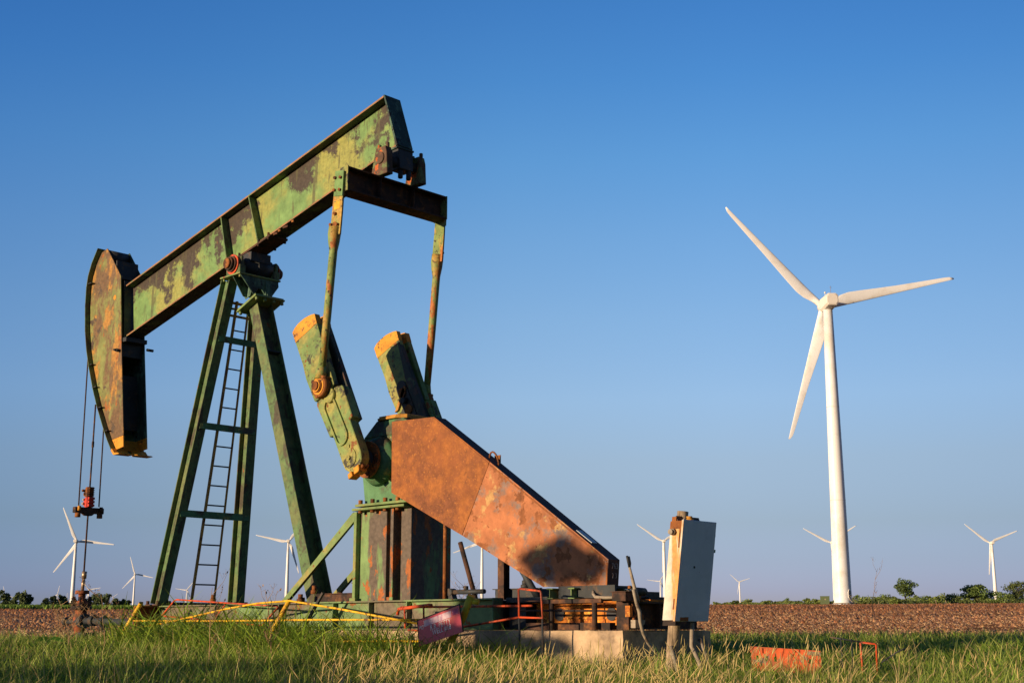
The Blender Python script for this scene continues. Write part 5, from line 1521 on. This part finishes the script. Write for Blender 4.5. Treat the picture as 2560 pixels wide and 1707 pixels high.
f_ = x * _vd.x + y * _vd.y                     # furrows run across the view
band = .55 * vnoise(f_ * 1.0, (x * _rt.x + y * _rt.y) * .08, 2.6, 31) + .45 * vnoise(f_, (x * _rt.x + y * _rt.y) * .05, 17, 32)
tint *= (.35 + 1.2 * band)[:, None]
tan_ = np.array([0.80, 0.50, 0.27]); kk = (np.clip(1.3 - d / 110, 0, 1) * RNG.random(n) ** 3 * .8)[:, None]; tint = tint * (1 - kk) + tan_ * kk
cl_me = mesh_from_arrays('soil_clods', V.reshape(-1, 3), [T], M['strawm'], np.repeat(tint, 5, 0))
co = bpy.data.objects.new('soil_clods', cl_me); COL.objects.link(co); tag(co, kind='stuff')
N = 30000
x, y, d, a = sample_polar(N, 21, 110, 23, 1.1)
pat = vnoise(x, y, 6, 12)
m = (RNG.random(N) < pat * 1.3) & keep_mask(x, y); x, y, d = x[m], y[m], d[m]; n = len(x)
L_s = RNG.uniform(.03, .10, n) * np.clip(d / 45, .7, 1.6); th = RNG.uniform(0, 2 * np.pi, n); tl = RNG.uniform(-.1, .9, n)
w_ = RNG.uniform(.005, .010, n) * np.clip(d / 35, 1, 2.2)
p0 = np.stack([x, y, gz_arr(x, y) + .02], 1)
dv_ = np.stack([np.cos(th) * np.cos(tl), np.sin(th) * np.cos(tl), np.sin(tl)], 1) * L_s[:, None]
up_ = np.stack([np.zeros(n), np.zeros(n), w_], 1)
V = np.stack([p0, p0 + up_, p0 + dv_ + up_, p0 + dv_], 1).reshape(-1, 3)
Q = (np.arange(n) * 4)[:, None] + np.array([[0, 1, 2, 3]])
tint = np.array([0.70, 0.46, 0.24]) * RNG.uniform(.6, 1.2, (n, 1))
so2 = bpy.data.objects.new('field_stubble', mesh_from_arrays('field_stubble', V, [Q], M['strawm'], np.repeat(tint, 4, 0))); COL.objects.link(so2); tag(so2, kind='stuff')

# ---- strip of tall green grass at the far left edge of the field
n = 16000
c = RNG.uniform(-120, 620, n); D = RNG.uniform(225, 335, n); aa = np.arctan((c - 1280) / 3377.7)
x = (_vd.x * np.cos(aa) + _rt.x * np.sin(aa)) * D; y = (_vd.y * np.cos(aa) + _rt.y * np.sin(aa)) * D
tt = np.array([0.13, 0.21, 0.03]) * RNG.uniform(.6, 1.5, (n, 1)); dry = RNG.random(n) < .25; tt[dry & (D > 300)] = (.33, .27, .12)
V, Q, T, C_ = blades(x, y, gz_arr(x, y), RNG.uniform(.5, 1.0, n), RNG.uniform(.3, .6, n), RNG.uniform(.1, .5, n), tt)
gs_ = bpy.data.objects.new('far_grass_strip', mesh_from_arrays('far_grass_strip', V, [np.concatenate(Q), T], M['grass'], C_)); COL.objects.link(gs_); tag(gs_, kind='stuff')

# ================================================================== TREES AND BUSHES
def crown_arrays(w, h, seed, nl=900, base=.25, leaf=.28, green=(0.07, 0.115, 0.03), lobes=9, flat=1.0):
    r = np.random.default_rng(seed)
    cs = []
    for k in range(lobes):
        a_ = r.uniform(0, 2 * np.pi); rad = r.uniform(.05, .36) * w
        b0 = base + .35 * (1 - base) if base > .4 else base + .1
        zc = (b0 + (.93 - .05 * (base < .4) - b0) * (k + r.random()) / lobes) * h
        sh = 1 - abs((zc / h - .5 - base / 2)) * 1.1
        cs.append((rad * np.cos(a_) * sh, rad * np.sin(a_) * sh, zc, r.uniform(.13, .24) * w, r.uniform(.10, .2) * h * min(1, 1.4 * (1 - base))))
    V = []; T_ = []
    per = nl // lobes
    for cx, cy, cz, rw, rh in cs:
        p = r.normal(0, 1, (per, 3)); p /= np.linalg.norm(p, axis=1)[:, None]
        p *= (r.random((per, 1)) ** .45)
        pts = np.stack([cx + p[:, 0] * rw, cy + p[:, 1] * rw, cz + p[:, 2] * rh], 1)
        s = leaf * r.uniform(.5, 1.2, (per, 1))
        u_ = r.normal(0, 1, (per, 3)); u_ /= np.linalg.norm(u_, axis=1)[:, None]
        v_ = np.cross(u_, r.normal(0, 1, (per, 3))); v_ /= np.linalg.norm(v_, axis=1)[:, None]
        V.append(np.stack([pts - u_ * s, pts + v_ * s * .6, pts + u_ * s, pts - v_ * s * .6], 1))
        g = np.array(green) * r.uniform(.6, 1.5) * r.uniform(.8, 1.25, (per, 1)) + np.array([.02, .012, 0]) * r.random((per, 1))
        T_.append(np.repeat(g, 4, 0))
    V = np.concatenate(V).reshape(-1, 3); n = len(V) // 4
    return V, (np.arange(n) * 4)[:, None] + np.array([[0, 1, 2, 3]]), np.concatenate(T_), cs

def tree(px, D, wpx, hpx, seed, name, label, cat, group, pos=None, W=None, Hh=None, nl=900, leaf=None, green=(0.07, 0.115, 0.03), base=.25, trunk=True, sink=0.0, lobes=None):
    if pos is None:
        x, y = polar(px, D); z = ground_z(x, y) - sink
        W = wpx / 3377.7 * D * 1.3; Hh = hpx / 3377.7 * D * 1.12 + sink
    else:
        x, y = pos; z = ground_z(x, y)
    root = empty(name, (x, y, z), label, cat, group)
    V, Q, T_, cs = crown_arrays(W, Hh, seed, nl, base, leaf or max(.16, W * .03), green, lobes or (16 if W > 1.4 * Hh else 10))
    me = mesh_from_arrays('crown', V, [Q], M['leaf'], T_)
    link(bpy.data.objects.new('crown', me), root)
    if trunk:
        tm = MB(); r0 = max(.05, W * .022)
        top = Vector((0, 0, Hh * base))
        tm.tube([(x, y, z - .1), (x + W * .01, y, z + Hh * base * .6), (x, y, z + Hh * base)], [r0, r0 * .8, r0 * .7], 8)
        for c_ in cs:
            tm.tube([(x, y, z + Hh * base * .8), (x + c_[0] * .4, y + c_[1] * .4, z + (Hh * base + c_[2]) / 2), (x + c_[0], y + c_[1], z + c_[2])], [r0 * .55, r0 * .35, r0 * .12], 6)
        o = mesh_obj('trunk', tm, M['bark'], (x, y, z)); link(o, root)
    return root

GT = (0.11, 0.17, 0.045)
tree(2268, 420, 61, 55, 11, 'tree', 'lone round dark green tree standing right of the big turbine, sky all round it', 'tree', 'trees beyond the field', nl=2200, base=.30, green=GT, sink=.2)
tree(2447, 400, 72, 42, 12, 'tree', 'broad bushy tree in front of the far right turbine', 'tree', 'trees beyond the field', nl=2600, base=.12, green=GT)
tree(2548, 410, 58, 48, 13, 'tree', 'loose leafy tree cut by the right edge of the photo', 'tree', 'trees beyond the field', nl=1900, base=.2, green=(0.09, 0.12, 0.04))
tree(1970, 460, 17, 15.5, 14, 'tree', 'tiny round topped tree left of the transformer box', 'tree', 'trees beyond the field', nl=500, green=GT)
bush = [(1840, 18, 6, 'low faint bush at the foot of the lone small turbine'), (1874, 27, 9, 'dark rounded bush right of the lone small turbine'),
        (1921, 30, 6, 'low flat bush between the dark bush and the tiny tree'), (1998, 20, 5, 'very low scrub right of the tiny round topped tree'), (2020, 18, 11, 'small bush first left of the transformer box'),
        (2043, 24, 8, 'low scrub touching the left side of the transformer box'), (2144, 27, 17, 'green bush immediately right of the big turbine tower'),
        (2166, 28, 14, 'second bush right of the big turbine tower, behind its steps'), (2190, 34, 14, 'wide bush under the tall dry weed tip'), (2213, 34, 18, 'bushy shrub halfway to the lone round tree'),
        (2240, 30, 11, 'low shrub at the left foot of the lone round tree'), (2297, 34, 13, 'shrub at the right foot of the lone round tree'), (2320, 32, 15, 'shrub left of the leaning fence post'),
        (2344, 26, 13, 'shrub behind the leaning fence post'), (2362, 26, 20, 'upright shrub right of the fence posts'), (2388, 34, 19, 'pale green shrub with a pointed top left of the broad tree'),
        (2415, 30, 14, 'low shrub hugging the left side of the broad tree'), (2482, 38, 25, 'dark shrub at the foot of the far right turbine'), (2508, 44, 22, 'rounded shrub right of the far right turbine'),
        (2536, 40, 17, 'yellow green shrub under the loose leafy tree')]
for i, (c, w, h, lb) in enumerate(bush):
    tree(c, 380 + (i * 37) % 60, w * 1.45, h + 3.5, 40 + i, 'bush', lb, 'bush', 'bushes along the field edge', nl=420 if w < 30 else 600, base=.02, trunk=False, leaf=.30, green=(0.17, 0.22, 0.05) if i % 3 else (0.11, 0.16, 0.04), sink=.3)
LT = (0.08, 0.115, 0.045)
n = 15000
c = np.where(RNG.random(n) < .62, RNG.uniform(2120, 2620, n), RNG.uniform(1785, 2120, n)); D = RNG.uniform(385, 480, n)
hh_ = (.5 + 1.5 * vnoise(c, D * 0, 14, 21)) * np.where(c > 2120, 1.0, .5) * (.7 + .6 * vnoise(c, D * 0, 60, 22))
aa = np.arctan((c - 1280) / 3377.7)
x = (_vd.x * np.cos(aa) + _rt.x * np.sin(aa)) * D; y = (_vd.y * np.cos(aa) + _rt.y * np.sin(aa)) * D
e_ = (1574 - 1513) / 3377.7
z = 1.0 + e_ * 340 + (D - 340) * e_ * .97 + RNG.random(n) ** .8 * hh_ * 1.15 + .1
u_ = RNG.normal(0, 1, (n, 3)); u_ /= np.linalg.norm(u_, axis=1)[:, None]; v_ = np.cross(u_, RNG.normal(0, 1, (n, 3))); v_ /= np.linalg.norm(v_, axis=1)[:, None]
P_ = np.stack([x, y, z], 1); s_ = RNG.uniform(.12, .34, (n, 1))
V = np.stack([P_ - u_ * s_, P_ + v_ * s_ * .7, P_ + u_ * s_, P_ - v_ * s_ * .7], 1).reshape(-1, 3)
tt = np.array([.15, .19, .05]) * (RNG.uniform(.6, 1.3, (n, 1)) * (.6 + .7 * vnoise(c, D * 0, 30, 23))[:, None])
sc_ = bpy.data.objects.new('far_scrub', mesh_from_arrays('far_scrub', V, [(np.arange(n) * 4)[:, None] + np.array([[0, 1, 2, 3]])], M['leaf'], np.repeat(tt, 4, 0))); COL.objects.link(sc_); tag(sc_, kind='stuff')

for i, (c, w, h, lb) in enumerate([(2, 26, 36, 'dark tree cut by the left edge of the photo'), (16, 18, 27, 'dark tree second from the left edge, below the corner turbine'), (32, 22, 34, 'tree third from the left edge, before the gap'), (48, 24, 36, 'tall dark tree in the left group'),
                                  (64, 20, 31, 'outer right tree of the left group, beside the open gap'), (108, 17, 22, 'low tree first right of the open gap'), (126, 22, 27, 'bushy tree behind the dry weed'), (147, 24, 30, 'rounded tree left of the largest left turbine'),
                                  (162, 16, 22, 'low tree at the left foot of the largest left turbine'), (180, 20, 20, 'low tree at the right foot of the largest left turbine'), (200, 24, 24, 'tree directly behind the stuffing box'), (229, 30, 33, 'broad grey green tree right of the wellhead'),
                                  (248, 20, 31, 'tree right beside the broad grey green one'), (264, 24, 34, 'tallest tree right of the wellhead'), (289, 20, 22, 'low tree under the tiniest turbine'), (300, 18, 21, 'low tree right of the tiniest turbine'), (316, 18, 18, 'last low tree before the yellow post')]):
    tree(c, 350 + (i * 53) % 70, w * 1.1, h, 70 + i, 'tree', lb, 'tree', 'trees beyond the left field edge', nl=700, base=.12, leaf=.33, green=LT, sink=.4)
for c, h, lb in ((2202, 6.5, 'thin fence post left of the lone round tree'), (2346, 9, 'wooden fence post leaning left, nearer the lone round tree'), (2371, 8.5, 'wooden fence post leaning left, farther from the lone tree')):
    x, y = polar(c, 345); z = ground_z(x, y); Hp = h / 3377.7 * 345
    solo('fence_post', MB().tube([(x, y, z - .3), (x - _rt.x * .2, y - _rt.y * .2, z + Hp)], .09, 7), M['wood'], lb, 'fence post', 'fence posts along the field', origin=(x, y, z))

# trees standing behind and beside the camera: their evening shade falls on the rig and the near grass
def shade(xt, yt, zt, zl, t):
    """ground spot, top height and crown base of a tree t metres sunward of (xt, yt) whose shade spans zl..zt there"""
    x = xt - .2149 * t; y = yt - .9766 * t; r_ = t * math.tan(R(SUN_EL)) - ground_z(x, y)
    return (x, y), zt + r_, (zl + r_) / (zt + r_)
for k, (xt, zt, zl, t_, w_, leaf_, lb) in enumerate((
        (-9.80, 2.02, 1.42, 17.0, 1.45, .10, 'small tree behind the viewer, its crown shading the belt guard'),
        (-10.72, 1.46, 0.85, 15.0, 1.5, .08, 'low tree behind the viewer, shading the middle of the skid'),
        (-10.35, 0.96, 0.60, 14.0, 1.9, .08, 'lowest wide tree behind the viewer, shading the concrete block'))):
    p_, h_, b_ = shade(xt, 10.7, zt, zl, t_)
    tree(0, 0, 0, 0, 201 + k, 'tree', lb, 'tree', 'plants behind the viewer', pos=p_, W=w_, Hh=h_ / .97, nl=1500 if k == 0 else 4200, leaf=leaf_, base=b_ * .97, trunk=True, lobes=7 if k == 0 else 11)
for i, (px_, py_, w_, h_) in enumerate(((-10.6, -2.6, 3.4, 1.5), (-8.4, -1.6, 3.0, 1.35), (-6.4, -1.0, 2.6, 1.25), (-13.2, -3.2, 3.2, 1.7))):
    tree(0, 0, 0, 0, 210 + i, 'bush', ['leafy bush behind the viewer shading the left grass', 'bush second in the row behind the viewer', 'bush nearest the viewer in the row behind', 'outermost bush of the row behind the viewer'][i], 'bush', 'plants behind the viewer',
         pos=(px_, py_), W=w_, Hh=h_, nl=2400, leaf=.08, base=.02, trunk=False)

# ================================================================== WEEDS
def weed(c, D, h, seed, label, name='dry_weed', nb=7, spread=.5, bend=0.0, mat='stalk', leafy=False):
    r = random.Random(seed); x, y = polar(c, D); z = ground_z(x, y)
    root = empty(name, (x, y, z), label, 'weed', None)
    st = MB(); tips = []
    main = [Vector((x, y, z))]
    for k in range(1, 7):
        t = k / 6
        main.append(Vector((x, y, z)) + _rt * (bend * h * t * t + r.uniform(-.01, .01)) + Vector((0, 0, h * t)))
    st.tube(main, [.006 * (1 - .8 * k / 6) + .001 for k in range(7)], 5)
    for b in range(nb):
        t = r.uniform(.25, .95); i = int(t * 6); p = main[i].lerp(main[min(6, i + 1)], t * 6 - i)
        sd = r.choice((-1, 1)); L = r.uniform(.15, .42) * h
        q = p + _rt * (sd * L * spread) + _vd * r.uniform(-.1, .1) + Vector((0, 0, L * .8))
        m_ = p.lerp(q, .5) + _rt * sd * L * .08
        st.tube([p, m_, q], [.003, .002, .0012], 4)
        for _ in range(5):
            s_ = p.lerp(q, r.uniform(.4, 1)); e = s_ + _rt * r.uniform(-.05, .05) + Vector((0, 0, r.uniform(.01, .07)))
            st.tube([s_, e], [.0014, .0008], 3); tips.append(e)
        tips.append(q)
    for tp in tips:
        s_ = r.uniform(.006, .014)
        u_ = Vector((r.uniform(-1, 1), r.uniform(-1, 1), r.uniform(-.3, 1))).normalized(); v_ = u_.cross(Vector((0.3, .2, 1))).normalized()
        st.add([tp - u_ * s_ * 1.6, tp + v_ * s_ * .7, tp + u_ * s_ * 1.6, tp - v_ * s_ * .7], [(0, 1, 2, 3)])
    o = mesh_obj('stem', st, M[mat], (x, y, z)); link(o, root)
    return root
weed(176, 17.5, .72, 1, 'tall dry branching weed left of the wellhead', nb=11, spread=.9, bend=-.25)
weed(170, 18.5, .62, 5, 'arching dry weed crossing the largest left turbine', nb=7, spread=.9, bend=.35)
weed(262, 19, .75, 2, 'dry weed rising right of the wellhead stuffing box', nb=10, spread=1.0, bend=-.12)
weed(1150, 22, .95, 3, 'thin green weed in the gap between pedestal pipe and guard strut', nb=12, spread=.7, bend=.08)
weed(1172, 23, .85, 4, 'second thin weed in the gap beside the brake cylinder', nb=10, spread=.7, bend=-.05)
weed(525, 14.6, .88, 6, 'tall grass weed with airy seed head before the ladder foot', nb=8, spread=.45)
weed(683, 14.8, .86, 7, 'drooping seed head rising left of the diagonal brace', nb=7, spread=.35, bend=-.12)
weed(2180, 26, 1.25, 8, 'tall bare weed standing before the bushes right of the big turbine', nb=5, spread=.3, bend=.14)
weed(1530, 14.8, 1.2, 9, 'thin weed behind the lower end of the belt guard', nb=7, spread=.6)
# broad-leaved plant near the wellhead
x, y = polar(128, 19); z = ground_z(x, y)
bw = empty('broad_leaf_plant', (x, y, z), 'plant with large dark green leaves left of the wellhead', 'plant')
r = random.Random(5)
for k in range(8):
    c = Vector((x, y, z + r.uniform(.03, .20))) + _rt * r.uniform(-.26, .34) + _vd * r.uniform(-.15, .1)
    dr_ = (_rt * r.choice((-1, 1)) + Vector((0, 0, r.uniform(-.2, .35)))).normalized(); wv = (_vd * -.5 + Vector((0, 0, .85))).normalized().cross(dr_).normalized()
    wv = Vector((0, 0, .5)) + _vd * -.4; Lf = r.uniform(.13, .22)
    mb = MB(); pts = [c, c + dr_ * Lf * .35 + wv * .05, c + dr_ * Lf * .75 + wv * .045, c + dr_ * Lf * 1.1 - Vector((0, 0, .03)), c + dr_ * Lf * .7 - wv * .05, c + dr_ * Lf * .3 - wv * .055]
    V = np.array([tuple(p - Vector((x, y, z))) for p in pts]); 
    me = mesh_from_arrays('leaf', V, [np.array([[0, 1, 2, 3, 4, 5]])], M['grass'], np.tile(np.array([[0.05, 0.15, 0.02]]), (6, 1)))
    link(bpy.data.objects.new('leaf', me), bw)
part('stem', MB().tube([(x - .25 * _rt.x, y - .25 * _rt.y, z), (x, y, z + .12), (x + .3 * _rt.x, y + .3 * _rt.y, z + .1)], .006, 5), M['bark'], bw)
